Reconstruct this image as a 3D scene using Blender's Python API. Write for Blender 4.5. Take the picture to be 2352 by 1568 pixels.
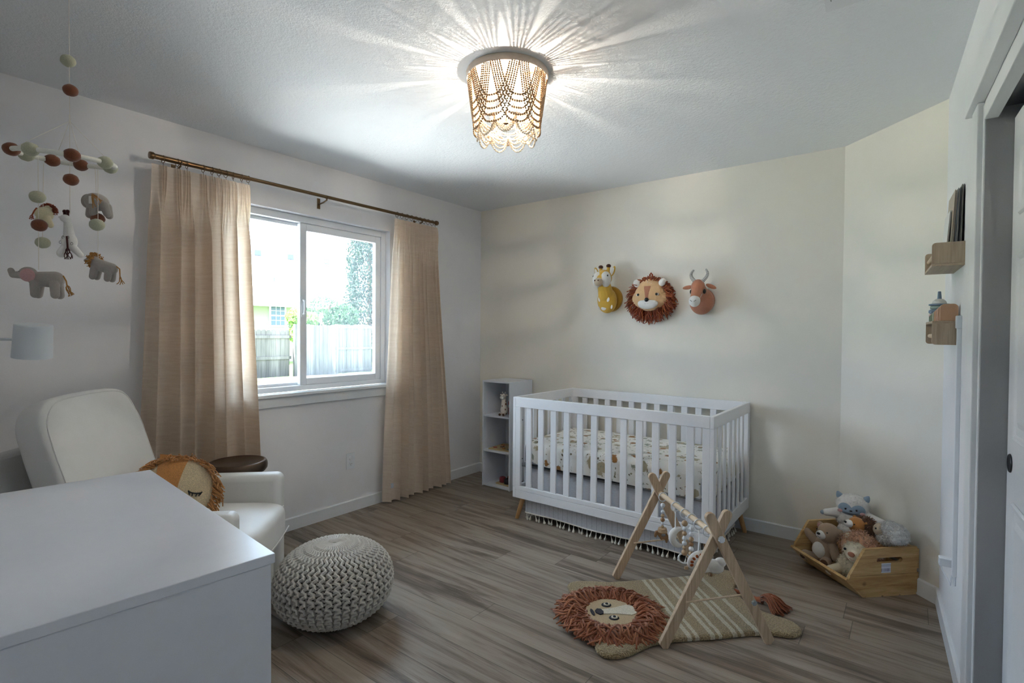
import bpy, bmesh, math, random
from mathutils import Matrix, Vector, Euler, noise
PI = math.pi
R = math.radians
for o in list(bpy.data.objects): bpy.data.objects.remove(o)
sc = bpy.context.scene
COL = sc.collection

# ------------------------------------------------------------------ camera, world, sun, exposure
cam_d = bpy.data.cameras.new('camera'); cam = bpy.data.objects.new('camera', cam_d); COL.objects.link(cam)
cam_d.sensor_width = 36; cam_d.sensor_fit = 'HORIZONTAL'; cam_d.lens = 1196.445 * 36 / 2352
cam_d.clip_start = 0.02; cam_d.clip_end = 200
CX, CY, CZ = (0.7944923, 0.60723086, 0.00725766), (-0.01584875, 0.00878619, 0.9998358), (0.60706738, -0.79447686, 0.01660442)
cam.matrix_world = Matrix(((CX[0], CY[0], CZ[0], 3.2156), (CX[1], CY[1], CZ[1], -3.7163), (CX[2], CY[2], CZ[2], 1.3060), (0, 0, 0, 1)))
sc.camera = cam
w = bpy.data.worlds.new('world'); sc.world = w; w.use_nodes = True
bg = w.node_tree.nodes['Background']; bg.inputs[0].default_value = (0.64, 0.82, 1.0, 1); bg.inputs[1].default_value = SKY = 3.8
sun_d = bpy.data.lights.new('sun', 'SUN'); sun_d.energy = 22.0; sun_d.angle = R(0.6); sun_d.color = (1.0, 0.97, 0.92)
sun = bpy.data.objects.new('sun', sun_d); COL.objects.link(sun)
sun.rotation_euler = Vector((0.25, 0.75, -1.0)).to_track_quat('-Z', 'Y').to_euler()
por_d = bpy.data.lights.new('window_portal', 'AREA'); por_d.shape = 'RECTANGLE'; por_d.size = 1.24; por_d.size_y = 1.2
por_d.cycles.is_portal = True
por = bpy.data.objects.new('window_portal', por_d); COL.objects.link(por); por.location = (-0.16, -1.69, 1.484)
por.rotation_euler = Vector((1, 0, 0)).to_track_quat('-Z', 'Y').to_euler()
vs = sc.view_settings; vs.view_transform = 'Standard'; vs.look = 'None'; vs.gamma = 1; vs.use_curve_mapping = False; vs.exposure = 1.72
sc.display_settings.display_device = 'sRGB'
LAMP_STRENGTH = 5200.0

# ------------------------------------------------------------------ helpers
class G:
    """collects faces for ONE mesh object"""
    def __init__(s): s.v = []; s.f = []; s.m = []; s.mi = 0; s.T = None
    def add(s, vs, fs):
        n = len(s.v)
        if s.T is not None: vs = [s.T @ Vector(p) for p in vs]
        s.v += [tuple(p) for p in vs]; s.f += [tuple(i + n for i in f) for f in fs]; s.m += [s.mi] * len(fs); return s
    def box(s, lo, hi, M=None):
        a, b, c = lo; d, e, f = hi
        vs = [(a, b, c), (d, b, c), (d, e, c), (a, e, c), (a, b, f), (d, b, f), (d, e, f), (a, e, f)]
        if M is not None: vs = [M @ Vector(p) for p in vs]
        return s.add(vs, [(0, 3, 2, 1), (4, 5, 6, 7), (0, 1, 5, 4), (1, 2, 6, 5), (2, 3, 7, 6), (3, 0, 4, 7)])
    def tube(s, pts, rad, n=8, cap=True, closed=False, flat=1.0):
        pts = [Vector(p) for p in pts]; N = len(pts)
        if not hasattr(rad, '__len__'): rad = [rad] * N
        vs = []; fs = []; up = None
        for i, p in enumerate(pts):
            if closed: t = pts[(i + 1) % N] - pts[i - 1]
            else: t = pts[min(i + 1, N - 1)] - pts[max(i - 1, 0)]
            if t.length < 1e-9: t = Vector((0, 0, 1))
            t.normalize()
            if up is None:
                up = Vector((0, 0, 1)) if abs(t.z) < .9 else Vector((1, 0, 0))
            up = up - t * up.dot(t)
            if up.length < 1e-6: up = t.orthogonal()
            up.normalize(); sd = t.cross(up)
            for k in range(n):
                a = 2 * PI * k / n
                vs.append(p + (up * math.cos(a) * flat + sd * math.sin(a)) * rad[i])
        M = N if closed else N - 1
        for i in range(M):
            j = (i + 1) % N
            for k in range(n):
                l = (k + 1) % n
                fs.append((i * n + k, i * n + l, j * n + l, j * n + k))
        if cap and not closed:
            fs.append(tuple(range(n))[::-1]); fs.append(tuple((N - 1) * n + k for k in range(n)))
        return s.add(vs, fs)
    def lathe(s, prof, n=32, M=None, cap=True):
        vs = []; fs = []
        for r, z in prof:
            for k in range(n):
                a = 2 * PI * k / n; vs.append(Vector((r * math.cos(a), r * math.sin(a), z)))
        for i in range(len(prof) - 1):
            for k in range(n):
                l = (k + 1) % n; fs.append((i * n + k, i * n + l, (i + 1) * n + l, (i + 1) * n + k))
        if cap:
            fs.append(tuple(range(n))[::-1]); fs.append(tuple((len(prof) - 1) * n + k for k in range(n)))
        if M is not None: vs = [M @ p for p in vs]
        return s.add(vs, fs)
    def ell(s, c, r, rot=None, nu=12, nv=8):
        if not hasattr(r, '__len__'): r = (r, r, r)
        vs = [Vector((0, 0, -r[2]))]
        for j in range(1, nv):
            b = -PI / 2 + PI * j / nv
            for k in range(nu):
                a = 2 * PI * k / nu; vs.append(Vector((r[0] * math.cos(b) * math.cos(a), r[1] * math.cos(b) * math.sin(a), r[2] * math.sin(b))))
        vs.append(Vector((0, 0, r[2]))); L = len(vs) - 1
        fs = [(0, 1 + (k + 1) % nu, 1 + k) for k in range(nu)]
        for j in range(nv - 2):
            for k in range(nu):
                l = (k + 1) % nu; a = 1 + j * nu
                fs.append((a + k, a + l, a + nu + l, a + nu + k))
        a = 1 + (nv - 2) * nu
        fs += [(a + k, a + (k + 1) % nu, L) for k in range(nu)]
        if rot is not None:
            Rm = rot if isinstance(rot, Matrix) else Euler(rot).to_matrix()
            vs = [Rm @ p for p in vs]
        c = Vector(c); return s.add([p + c for p in vs], fs)
    def prism(s, poly, z0, z1, M=None):
        n = len(poly); vs = [Vector((x, y, z0)) for x, y in poly] + [Vector((x, y, z1)) for x, y in poly]
        if M is not None: vs = [M @ p for p in vs]
        return s.add(vs, [tuple(range(n))[::-1], tuple(range(n, 2 * n))] + [(i, (i + 1) % n, n + (i + 1) % n, n + i) for i in range(n)])
    def grid(s, fn, nu, nv, closed=False):
        vs = [fn(i / nu, j / nv) for j in range(nv + 1) for i in range(nu + (0 if closed else 1))]
        W = nu + (0 if closed else 1)
        return s.add(vs, [(j * W + i, j * W + (i + 1) % W, (j + 1) * W + (i + 1) % W, (j + 1) * W + i) for j in range(nv) for i in range(nu)])
    def obj(s, name, mat, parent=None, smooth=True, bevel=0, seg=2, loc=None, rot=None, sub=0, voxel=0, relax=0, angle=40):
        me = bpy.data.meshes.new(name); me.from_pydata(s.v, [], s.f)
        ms = mat if isinstance(mat, (list, tuple)) else [mat]
        for m in ms: me.materials.append(m)
        if len(ms) > 1: me.polygons.foreach_set('material_index', s.m)
        if smooth:
            me.polygons.foreach_set('use_smooth', [True] * len(me.polygons))
        me.update()
        if len(s.f) < 30000:
            bm = bmesh.new(); bm.from_mesh(me); bmesh.ops.recalc_face_normals(bm, faces=bm.faces); bm.to_mesh(me); bm.free()
        if smooth and not voxel and not sub:
            me.set_sharp_from_angle(angle=R(angle))
        o = bpy.data.objects.new(name, me); COL.objects.link(o)
        if parent is not None: o.parent = parent
        if loc is not None: o.location = loc
        if rot is not None: o.rotation_euler = rot
        if voxel:
            md = o.modifiers.new('remesh', 'REMESH'); md.mode = 'VOXEL'; md.voxel_size = voxel; md.use_smooth_shade = True
            if relax:
                md = o.modifiers.new('smooth', 'SMOOTH'); md.factor = .5; md.iterations = relax
        if bevel:
            md = o.modifiers.new('bevel', 'BEVEL'); md.width = bevel; md.segments = seg; md.limit_method = 'ANGLE'; md.angle_limit = R(35)
        if sub:
            md = o.modifiers.new('sub', 'SUBSURF'); md.levels = md.render_levels = sub
        return o

def thing(name, label, cat, loc=(0, 0, 0), rz=0, group=None, rot=None):
    o = bpy.data.objects.new(name, None); COL.objects.link(o); o.empty_display_size = .05
    o.location = loc; o.rotation_euler = rot if rot is not None else (0, 0, rz)
    o['label'] = label; o['category'] = cat
    if group: o['group'] = group
    return o
def tag(o, label, cat, group=None, kind=None):
    o['label'] = label; o['category'] = cat
    if group: o['group'] = group
    if kind: o['kind'] = kind
    return o
def struct(o): o['kind'] = 'structure'; return o
def dup(root, loc=None, rot=None, label=None, parent=None):
    r = root.copy(); COL.objects.link(r)
    if parent is not None: r.parent = parent
    if loc is not None: r.location = loc
    if rot is not None: r.rotation_euler = rot
    if label: r['label'] = label
    for ch in list(root.children):
        c = ch.copy(); COL.objects.link(c); c.parent = r
        for g in ch.children:
            d = g.copy(); COL.objects.link(d); d.parent = c
    return r
def lerp(a, b, t): return a + (b - a) * t
def vl(a, b, t): return Vector(a).lerp(Vector(b), t)
def sstep(a, b, x):
    t = min(1, max(0, (x - a) / (b - a))); return t * t * (3 - 2 * t)

# ------------------------------------------------------------------ materials
def hexc(h):
    c = [int(h[i:i + 2], 16) / 255 for i in (0, 2, 4)]
    return tuple(x / 12.92 if x < .04045 else ((x + .055) / 1.055) ** 2.4 for x in c) + (1,)
class NT:
    def __init__(s, name):
        s.m = bpy.data.materials.new(name); s.m.use_nodes = True; s.t = s.m.node_tree; s.b = s.t.nodes['Principled BSDF']; s.out = s.t.nodes['Material Output']
        s._o = None
    def n(s, ty, **kw):
        nd = s.t.nodes.new(ty)
        for k, v in kw.items():
            if k.startswith('i_'): nd.inputs[k[2:].replace('_', ' ')].default_value = v
            elif k.startswith('n_'): nd.inputs[int(k[2:])].default_value = v
            else: setattr(nd, k, v)
        return nd
    def l(s, a, b): s.t.links.new(a, b)
    def obj(s):
        if s._o is None: s._o = s.n('ShaderNodeTexCoord').outputs['Object']
        return s._o
    def geo(s): return s.n('ShaderNodeNewGeometry').outputs['Position']
    def scaled(s, src, sc_, rot=(0, 0, 0)):
        m = s.n('ShaderNodeMapping'); s.l(src, m.inputs[0]); m.inputs['Scale'].default_value = sc_; m.inputs['Rotation'].default_value = rot; return m.outputs[0]
    def noise(s, src, scale, detail=3, rough=.5, dist=0):
        nd = s.n('ShaderNodeTexNoise'); s.l(src, nd.inputs['Vector']); nd.inputs['Scale'].default_value = scale; nd.inputs['Detail'].default_value = detail; nd.inputs['Roughness'].default_value = rough; nd.inputs['Distortion'].default_value = dist; return nd.outputs['Fac']
    def ramp(s, fac, stops, interp='LINEAR'):
        nd = s.n('ShaderNodeValToRGB'); s.l(fac, nd.inputs[0]); cr = nd.color_ramp; cr.interpolation = interp
        while len(cr.elements) < len(stops): cr.elements.new(.5)
        for e, (p, c) in zip(cr.elements, stops): e.position = p; e.color = c if len(c) == 4 else tuple(c) + (1,)
        return nd.outputs[0]
    def mix(s, fac, a, b, mode='MIX'):
        nd = s.n('ShaderNodeMix', data_type='RGBA', blend_type=mode)
        for sock, v in ((nd.inputs[0], fac), (nd.inputs[6], a), (nd.inputs[7], b)):
            if hasattr(v, 'links'): s.l(v, sock)
            else: sock.default_value = v
        return nd.outputs[2]
    def math(s, op, a, b=0.0, c=None):
        nd = s.n('ShaderNodeMath', operation=op)
        for i, v in enumerate((a, b) if c is None else (a, b, c)):
            if hasattr(v, 'links'): s.l(v, nd.inputs[i])
            else: nd.inputs[i].default_value = v
        return nd.outputs[0]
    def xyz(s, src):
        nd = s.n('ShaderNodeSeparateXYZ'); s.l(src, nd.inputs[0]); return nd.outputs
    def bump(s, h, strength=.3, dist=.01):
        nd = s.n('ShaderNodeBump'); s.l(h, nd.inputs['Height']); nd.inputs['Strength'].default_value = strength; nd.inputs['Distance'].default_value = dist
        s.l(nd.outputs[0], s.b.inputs['Normal']); return nd
    def base(s, c):
        if hasattr(c, 'links'): s.l(c, s.b.inputs['Base Color'])
        else: s.b.inputs['Base Color'].default_value = c
    def set(s, **kw):
        for k, v in kw.items(): s.b.inputs[k.replace('_', ' ')].default_value = v
        return s.m

def plain(name, hx, rough=.5, var=.04, scale=30, bump=0, bscale=120, bdist=.002, metal=0, sheen=0, spec=.5):
    t = NT(name); c = hexc(hx); n = t.noise(t.obj(), scale, 4)
    t.base(t.ramp(n, [(.3, tuple(x * (1 - var) for x in c[:3])), (.7, tuple(min(1, x * (1 + var)) for x in c[:3]))]))
    if bump: t.bump(t.noise(t.obj(), bscale, 3), bump, bdist)
    t.set(Roughness=rough, Metallic=metal, Specular_IOR_Level=spec)
    if sheen: t.set(Sheen_Weight=sheen, Sheen_Roughness=.6)
    return t.m
def fabric(name, hx, scale=400, var=.12, bump=.35, sheen=.3, rough=.95):
    t = NT(name); c = hexc(hx); o = t.obj()
    n = t.noise(o, scale, 2); m = t.noise(o, scale / 12, 3)
    col = t.ramp(n, [(.3, tuple(x * (1 - var) for x in c[:3])), (.7, tuple(min(1, x * (1 + var)) for x in c[:3]))])
    col = t.mix(.15, col, t.ramp(m, [(.3, tuple(x * .8 for x in c[:3])), (.7, tuple(min(1, x * 1.15) for x in c[:3]))]))
    t.base(col); t.bump(n, bump, .001); t.set(Roughness=rough, Specular_IOR_Level=.2, Sheen_Weight=sheen, Sheen_Roughness=.5)
    return t.m
def wood(name, h1, h2, axis=0, scale=1.0, rough=.5, bump=.1, fine=60):
    t = NT(name); sv = [fine * .9, fine * .9, fine * .9]; sv[axis] = fine * .05
    v = t.scaled(t.obj(), tuple(a * scale for a in sv))
    n = t.noise(v, 1.0, 5, .6, .6); n2 = t.noise(v, 4.0, 3)
    f = t.math('ADD', t.math('MULTIPLY', n, .75), t.math('MULTIPLY', n2, .25))
    t.base(t.ramp(f, [(.35, hexc(h1)), (.65, hexc(h2))])); t.bump(f, bump, .001); t.set(Roughness=rough, Specular_IOR_Level=.35); return t.m
def glow(name, col, st):
    t = NT(name); e = t.n('ShaderNodeEmission'); e.inputs[0].default_value = tuple(col) + (1,); e.inputs[1].default_value = st
    t.l(e.outputs[0], t.out.inputs[0]); return t.m

def wallpaint(name, hx):
    t = NT(name); p = t.geo(); n = t.noise(p, 95, 3, .55); n2 = t.noise(p, 14, 2)
    c = hexc(hx)
    t.base(t.ramp(n2, [(.3, tuple(x * .985 for x in c[:3])), (.7, c)])); t.bump(n, .12, .003); t.set(Roughness=.72, Specular_IOR_Level=.3); return t.m
M_wallw = wallpaint('white_wall_paint', 'eeeef1')
M_wallc = wallpaint('cream_wall_paint', 'eeeae0')
M_ceil = (lambda t: (t.base(hexc('f1f4f7')), t.bump(t.math('ADD', t.noise(t.geo(), 60, 4, .6), t.math('MULTIPLY', t.noise(t.geo(), 170, 2), .4)), .55, .006), t.set(Roughness=.9, Specular_IOR_Level=.15), t.m)[-1])(NT('textured_ceiling_paint'))
M_trim = plain('white_trim_paint', 'e8ebee', .35, .01)
M_lac = plain('white_lacquer', 'e6eaf2', .28, .01)
M_vinyl = plain('white_vinyl', 'e9edf2', .4, .01)
M_crib = plain('white_crib_paint', 'f0f0f2', .35, .01)
M_black = plain('black_plastic', '101012', .35, .02)
M_bronze = plain('dark_bronze_metal', '5e4e42', .33, .1, 8, metal=.85)
M_brass = plain('antique_brass', '745c42', .3, .08, 20, metal=.95)
M_lea = plain('white_leather', 'e4e4e2', .45, .02, 12, bump=.25, bscale=420, bdist=.0015)
M_steel = plain('steel_metal', '9a9ca0', .3, .03, metal=1)

def floor_mat():
    t = NT('grey_brown_plank_floor'); p = t.geo(); X, Y, Z = t.xyz(p)
    row = t.math('FLOOR', t.math('DIVIDE', Y, .178)); wn = t.n('ShaderNodeTexWhiteNoise', noise_dimensions='1D'); t.l(row, wn.inputs['W'])
    xs = t.math('ADD', X, t.math('MULTIPLY', wn.outputs[0], 1.22)); colu = t.math('FLOOR', t.math('DIVIDE', xs, 1.22))
    cmb = t.n('ShaderNodeCombineXYZ'); t.l(row, cmb.inputs[0]); t.l(colu, cmb.inputs[1])
    wn2 = t.n('ShaderNodeTexWhiteNoise', noise_dimensions='2D'); t.l(cmb.outputs[0], wn2.inputs['Vector']); rnd = wn2.outputs[0]
    c3 = t.n('ShaderNodeCombineXYZ'); t.l(t.math('ADD', t.math('MULTIPLY', xs, 1.3), t.math('MULTIPLY', rnd, 31.0)), c3.inputs[0]); t.l(t.math('MULTIPLY', Y, 15.0), c3.inputs[1]); t.l(t.math('MULTIPLY', rnd, 17.0), c3.inputs[2])
    n = t.noise(c3.outputs[0], 1.0, 6, .62, .9)
    c4 = t.n('ShaderNodeCombineXYZ'); t.l(t.math('ADD', t.math('MULTIPLY', xs, 6.0), rnd), c4.inputs[0]); t.l(t.math('MULTIPLY', Y, 170.0), c4.inputs[1])
    n2 = t.noise(c4.outputs[0], 1.0, 3)
    f = t.math('ADD', t.math('MULTIPLY', n, .8), t.math('MULTIPLY', n2, .2))
    col = t.ramp(f, [(.3, hexc('43362c')), (.42, hexc('6a5c50')), (.52, hexc('908376')), (.68, hexc('a4988b'))])
    col = t.mix(t.math('MULTIPLY', rnd, .3), col, hexc('8a7a6a'))
    ey = t.math('ABSOLUTE', t.math('SUBTRACT', t.math('FRACT', t.math('DIVIDE', Y, .178)), .5)); ex = t.math('ABSOLUTE', t.math('SUBTRACT', t.math('FRACT', t.math('DIVIDE', xs, 1.22)), .5))
    g = t.math('MAXIMUM', t.math('GREATER_THAN', ey, .492), t.math('GREATER_THAN', ex, .4988))
    t.base(t.mix(t.math('MULTIPLY', g, .6), col, hexc('2c241d')))
    t.bump(t.math('SUBTRACT', t.math('MULTIPLY', f, .4), g), .25, .002)
    t.l(t.math('ADD', t.math('MULTIPLY', f, .25), .3), t.b.inputs['Roughness']); t.set(Specular_IOR_Level=.4); return t.m
M_floor = floor_mat()

def glass_mat(name, haze=0.0, tint=(.97, .985, 1, 1)):
    t = NT(name); tr = t.n('ShaderNodeBsdfTransparent'); tr.inputs[0].default_value = tint
    gl = t.n('ShaderNodeBsdfGlossy'); gl.inputs[1].default_value = .02; fr = t.n('ShaderNodeFresnel'); fr.inputs[0].default_value = 1.25
    mx = t.n('ShaderNodeMixShader'); t.l(fr.outputs[0], mx.inputs[0]); t.l(tr.outputs[0], mx.inputs[1]); t.l(gl.outputs[0], mx.inputs[2]); o = mx.outputs[0]
    if haze:
        df = t.n('ShaderNodeBsdfTranslucent'); df.inputs[0].default_value = (.72, .85, 1, 1); m2 = t.n('ShaderNodeMixShader'); m2.inputs[0].default_value = haze
        t.l(o, m2.inputs[1]); t.l(df.outputs[0], m2.inputs[2]); o = m2.outputs[0]
    t.l(o, t.out.inputs[0]); return t.m
M_glass = glass_mat('clear_window_glass')
M_glass2 = glass_mat('dusty_window_glass', .024)

# ------------------------------------------------------------------ room shell
H = 2.44
XA = 2.888                       # where the angled wall leaves the back wall
C2 = (3.346, -.459)              # angled wall meets the closet wall
DR = Vector((.0448, -.99899, 0)) # direction along the closet wall, toward the camera
NR = Vector((-.99899, -.0448, 0))  # closet wall normal into the room
YF = -3.86
def onr(s, d=0, z=0):            # point on the closet wall: s along it, d out into the room
    p = Vector((C2[0], C2[1], 0)) + DR * s + NR * d; return Vector((p.x, p.y, z))
MR = Matrix(((DR.x, NR.x, 0, C2[0]), (DR.y, NR.y, 0, C2[1]), (0, 0, 1, 0), (0, 0, 0, 1)))   # local x along wall, y into room
EN = onr((YF - C2[1]) / DR.y)
g = G(); g.box((-.14, YF - .14, -.12), (4.4, .14, 0)); struct(g.obj('floor', M_floor, smooth=False))
g = G(); g.box((-.14, YF - .14, H), (4.4, .14, H + .12)); struct(g.obj('ceiling', M_ceil, smooth=False))
WY0, WY1, WZ0, WZ1 = -2.30, -1.075, .905, 2.085
g = G()
g.box((-.14, YF - .14, 0), (0, WY0, H)); g.box((-.14, WY1, 0), (0, .14, H)); g.box((-.14, WY0, 0), (0, WY1, WZ0 - .02)); g.box((-.14, WY0, WZ1), (0, WY1, H))
struct(g.obj('wall_left', M_wallw, smooth=False))
g = G(); g.box((0, 0, 0), (XA + .058, .14, H)); struct(g.obj('wall_back', M_wallc, smooth=False))
MA = Matrix.Translation((XA, 0, 0)) @ Matrix.Rotation(-PI / 4, 4, 'Z')     # local x along the angled wall, y outward (behind)
LA = math.hypot(C2[0] - XA, C2[1])
g = G(); g.box((0, 0, 0), (LA + .1, .12, H), MA); struct(g.obj('wall_angled', M_wallc, smooth=False))
# closet wall with its opening
S0, S1, DZ = 1.055, 2.62, 2.035
g = G(); LR = (YF - C2[1]) / DR.y
g.box((0, -.11, 0), (S0, 0, H), MR); g.box((S1, -.11, 0), (LR, 0, H), MR); g.box((S0, -.11, DZ), (S1, 0, H), MR)
struct(g.obj('wall_right', M_wallw, smooth=False))
g = G(); g.box((S0 - .3, -.72, 0), (S0 - .28, -.11, H), MR); g.box((S1 + .3, -.72, 0), (S1 + .32, -.11, H), MR); g.box((S0 - .3, -.74, 0), (S1 + .32, -.72, H), MR)
struct(g.obj('wall_closet', M_wallw, smooth=False))
g = G(); g.box((-.14, YF - .12, 0), (3.62, YF, H)); struct(g.obj('wall_front', M_wallw, smooth=False))
# baseboards
BH, BT = .083, .013
def baseboard(name, L, M):
    g = G(); g.prism([(0, 0), (BT, 0), (BT, BH - .006), (BT - .006, BH), (0, BH)], 0, L, M); struct(g.obj(name, M_trim, smooth=False))
Mx = lambda o, xa, ya, za: Matrix(((xa[0], ya[0], za[0], o[0]), (xa[1], ya[1], za[1], o[1]), (xa[2], ya[2], za[2], o[2]), (0, 0, 0, 1)))
baseboard('baseboard_left', -YF, Mx((0, YF, 0), (1, 0, 0), (0, 0, 1), (0, 1, 0)))
baseboard('baseboard_back', XA - .006, Mx((0, 0, 0), (0, -1, 0), (0, 0, 1), (1, 0, 0)))
q = .70711
baseboard('baseboard_angled', LA - .006, Mx((XA, 0, 0), (-q, -q, 0), (0, 0, 1), (q, -q, 0)))
baseboard('baseboard_right', S0 - .12, Mx((C2[0], C2[1], 0), NR, (0, 0, 1), DR))
# window
win = struct(G().box((-.138, WY0, WZ0), (-.055, WY0 + .04, WZ1)).box((-.138, WY1 - .04, WZ0), (-.055, WY1, WZ1)).box((-.138, WY0 + .04, WZ0), (-.055, WY1 - .04, WZ0 + .035)).box((-.138, WY0 + .04, WZ1 - .045), (-.055, WY1 - .04, WZ1)).obj('window_1', M_vinyl, smooth=False, bevel=.003))
def sash(x0, x1, y0, y1, w0, w1, wb, wt, nm, gm):
    z0, z1 = WZ0 + .035, WZ1 - .045
    f = G().box((x0, y0, z0), (x1, y0 + w0, z1)).box((x0, y1 - w1, z0), (x1, y1, z1)).box((x0, y0 + w0, z0), (x1, y1 - w1, z0 + wb)).box((x0, y0 + w0, z1 - wt), (x1, y1 - w1, z1)).obj('sash', M_vinyl, win, smooth=False, bevel=.003)
    xm = (x0 + x1) / 2; G().box((xm - .003, y0 + w0, z0 + wb), (xm + .003, y1 - w1, z1 - wt)).obj('pane', gm, f, smooth=False)
    return f
sash(-.135, -.108, WY0 + .04, -1.735, .03, .03, .018, .022, 'l', M_glass)
s2 = sash(-.103, -.066, -1.785, WY1 - .04, .048, .045, .045, .05, 'r', M_glass2)
g = G(); g.tube([(-.066, -1.765, 1.42), (-.045, -1.765, 1.43), (-.04, -1.765, 1.47), (-.045, -1.765, 1.51), (-.066, -1.765, 1.52)], .007, 8); g.box((-.067, -1.777, 1.40), (-.06, -1.753, 1.54)); g.obj('latch', M_vinyl, s2)
g = G(); g.box((-.055, WY0 - .0, WZ0 - .02), (.0, WY1 + .0, WZ0)); g.box((0, WY0 - .04, WZ0 - .022), (.032, WY1 + .04, WZ0)); g.obj('sill', M_trim, win, smooth=False, bevel=.004)
G().box((0.0, WY0 - .02, WZ0 - .085), (.016, WY1 + .02, WZ0 - .022)).obj('apron', M_trim, win, smooth=False, bevel=.003)
# closet casing and sliding doors
cz = struct(G().box((.925 , 0, 0), (1.035, .018, 2.047), MR).obj('trim_1', M_trim, smooth=False, bevel=.003))
G().box((.89, 0, 2.047), (2.75, .034, 2.15), MR).obj('header_board', M_trim, cz, smooth=False, bevel=.003)
G().box((2.64, 0, 0), (2.74, .018, 2.047), MR).obj('side_casing', M_trim, cz, smooth=False, bevel=.003)
jg = G(); jg.box((S0 - .02, -.115, 0), (S0, .004, DZ), MR); jg.obj('jamb', M_trim, cz, smooth=False, bevel=.002)
G().box((S0, -.03, 1.985), (S1, .004, DZ), MR).obj('track_fascia', M_trim, cz, smooth=False, bevel=.002)
G().box((S0, -.10, 2.015), (S1, -.035, DZ), MR).obj('track', M_steel, cz, smooth=False)
def closet_door(nm, s0, s1, d1, d0):
    dr = struct(G().box((s0, d0, .012), (s1, d1, 1.975), MR).obj(nm, M_trim, smooth=False, bevel=.003))
    W = s1 - s0
    for (a, b) in ((.13, .46), (.54, .87)):
        for (z0, z1) in ((.22, .82), (1.0, 1.55), (1.66, 1.86)):
            x0, x1 = s0 + a * W, s0 + b * W; g = G()
            def P(i, dd, z0=z0, z1=z1, x0=x0, x1=x1): return [(x0 + i, dd, z0 + i), (x1 - i, dd, z0 + i), (x1 - i, dd, z1 - i), (x0 + i, dd, z1 - i)]
            rings = [P(0, d1 + .001), P(.006, d1 + .007), P(.014, d1 + .006), P(.022, d1 + .0015), P(.045, d1 + .0015), P(.062, d1 + .007)]
            vs_ = [MR @ Vector(p) for r_ in rings for p in r_]; fs = []
            for k in range(5):
                for j in range(4): fs.append((k * 4 + j, k * 4 + (j + 1) % 4, k * 4 + 4 + (j + 1) % 4, k * 4 + 4 + j))
            fs.append((20, 21, 22, 23)); g.add(vs_, fs); g.obj('raised_panel', M_trim, dr, smooth=False)
    return dr
d1 = closet_door('door_1', S0 + .002, S0 + .80, -.066, -.098)
closet_door('door_2', S0 + .76, S1 - .002, -.02, -.05)
mp = MR @ Matrix.Translation((S0 + .055, -.0655, .925)) @ Matrix.Rotation(-PI / 2, 4, 'X')
G().lathe([(0.0, .001), (.020, .001), (.026, .004), (.028, .002), (.028, 0)], 28, mp, cap=False).obj('finger_pull', M_black, d1)['label'] = 'black oval finger pull'
# ceiling register
g = G(); g.box((2.965, -2.0, H - .006), (3.12, -1.59, H)); v_ = tag(g.obj('ceiling_vent', M_trim, smooth=False, bevel=.002), 'white air vent in the ceiling near the closet, at the picture edge', 'vent')
for k in range(7): G().box((2.985 + k * .018, -1.97, H - .012), (2.988 + k * .018, -1.66, H - .005)).obj('louver', M_black if k % 2 else M_steel, v_, smooth=False)
# ------------------------------------------------------------------ dresser
DA = Matrix(((-.9963, -.0858, 0), (.0858, -.9963, 0), (0, 0, 1)))
ds = thing('dresser', 'white dresser with a bare smooth top in the left foreground, before the armchair', 'dresser', (2.186, -3.165, 0), rot=DA.to_euler())
G().box((.004, .006, .06), (.94, .48, .829)).obj('body', M_lac, ds, smooth=False, bevel=.002)
G().box((0, 0, .83), (.944, .484, .85)).obj('top', M_lac, ds, smooth=False, bevel=.0015)
G().box((.02, .03, 0), (.924, .46, .06)).obj('plinth', M_lac, ds, smooth=False)
for i in range(3):
    for j in range(2):
        d_ = G().box((.022 + j * .452, .001, .075 + i * .25), (.470 + j * .452, .0085, .320 + i * .25)).obj('drawer', M_lac, ds, smooth=False, bevel=.002)
        G().ell((.246 + j * .452, -.010, .2 + i * .25), .012).obj('knob', M_brass, d_)

# ------------------------------------------------------------------ armchair
def cush(g, c, s, e=.4, e2=.4, nu=40, nv=24, rot=None, fn=None):
    def sg(x, p): return math.copysign(abs(x) ** p, x)
    def f(u, v):
        a = 2 * PI * u; b = -PI / 2 + PI * v; cb = sg(math.cos(b), e)
        p = Vector((s[0] / 2 * cb * sg(math.cos(a), e2), s[1] / 2 * cb * sg(math.sin(a), e2), s[2] / 2 * sg(math.sin(b), e)))
        if fn: p = fn(p)
        if rot is not None: p = rot @ p
        return p + Vector(c)
    g.grid(f, nu, nv, closed=True); return g
ch = thing('armchair', 'white leather armchair with a tall back cushion in the left corner', 'armchair', (.679, -2.80, 0), R(-45))
g = G()
for s_ in (-1, 1):
    g.box((s_ * .34 - (.095 if s_ > 0 else 0), -.36, .03), (s_ * .34 + (0 if s_ > 0 else .095), .355, .598))
    g2 = None
ca = g.obj('arm', M_lea, ch, bevel=.032, seg=5)
g = G().box((-.25, -.33, .03), (.25, .33, .29)); g.obj('base', M_lea, ch, bevel=.02, seg=3)
g = G()
def seatf(p):
    return Vector((p.x, p.y + .012 * math.cos(p.x * 5), p.z + .022 * math.exp(-(p.x / .2) ** 2 - (p.y / .22) ** 2)))
cush(g, (0, .065, .385), (.50, .66, .185), .32, .28, fn=seatf)
seat = g.obj('seat_cushion', M_lea, ch, angle=80)
g = G().tube([(-.232 + .464 * t, .375 + .012 * math.sin(PI * t), .452 - .006 * abs(t - .5)) for t in [i / 20 for i in range(21)]], .0028, 6); g.obj('piping', M_lea, seat)
g = G().tube([(-.24 + .48 * t, .398 + .012 * math.sin(PI * t), .345) for t in [i / 20 for i in range(21)]], .0025, 6); g.obj('piping', M_lea, seat)
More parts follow.
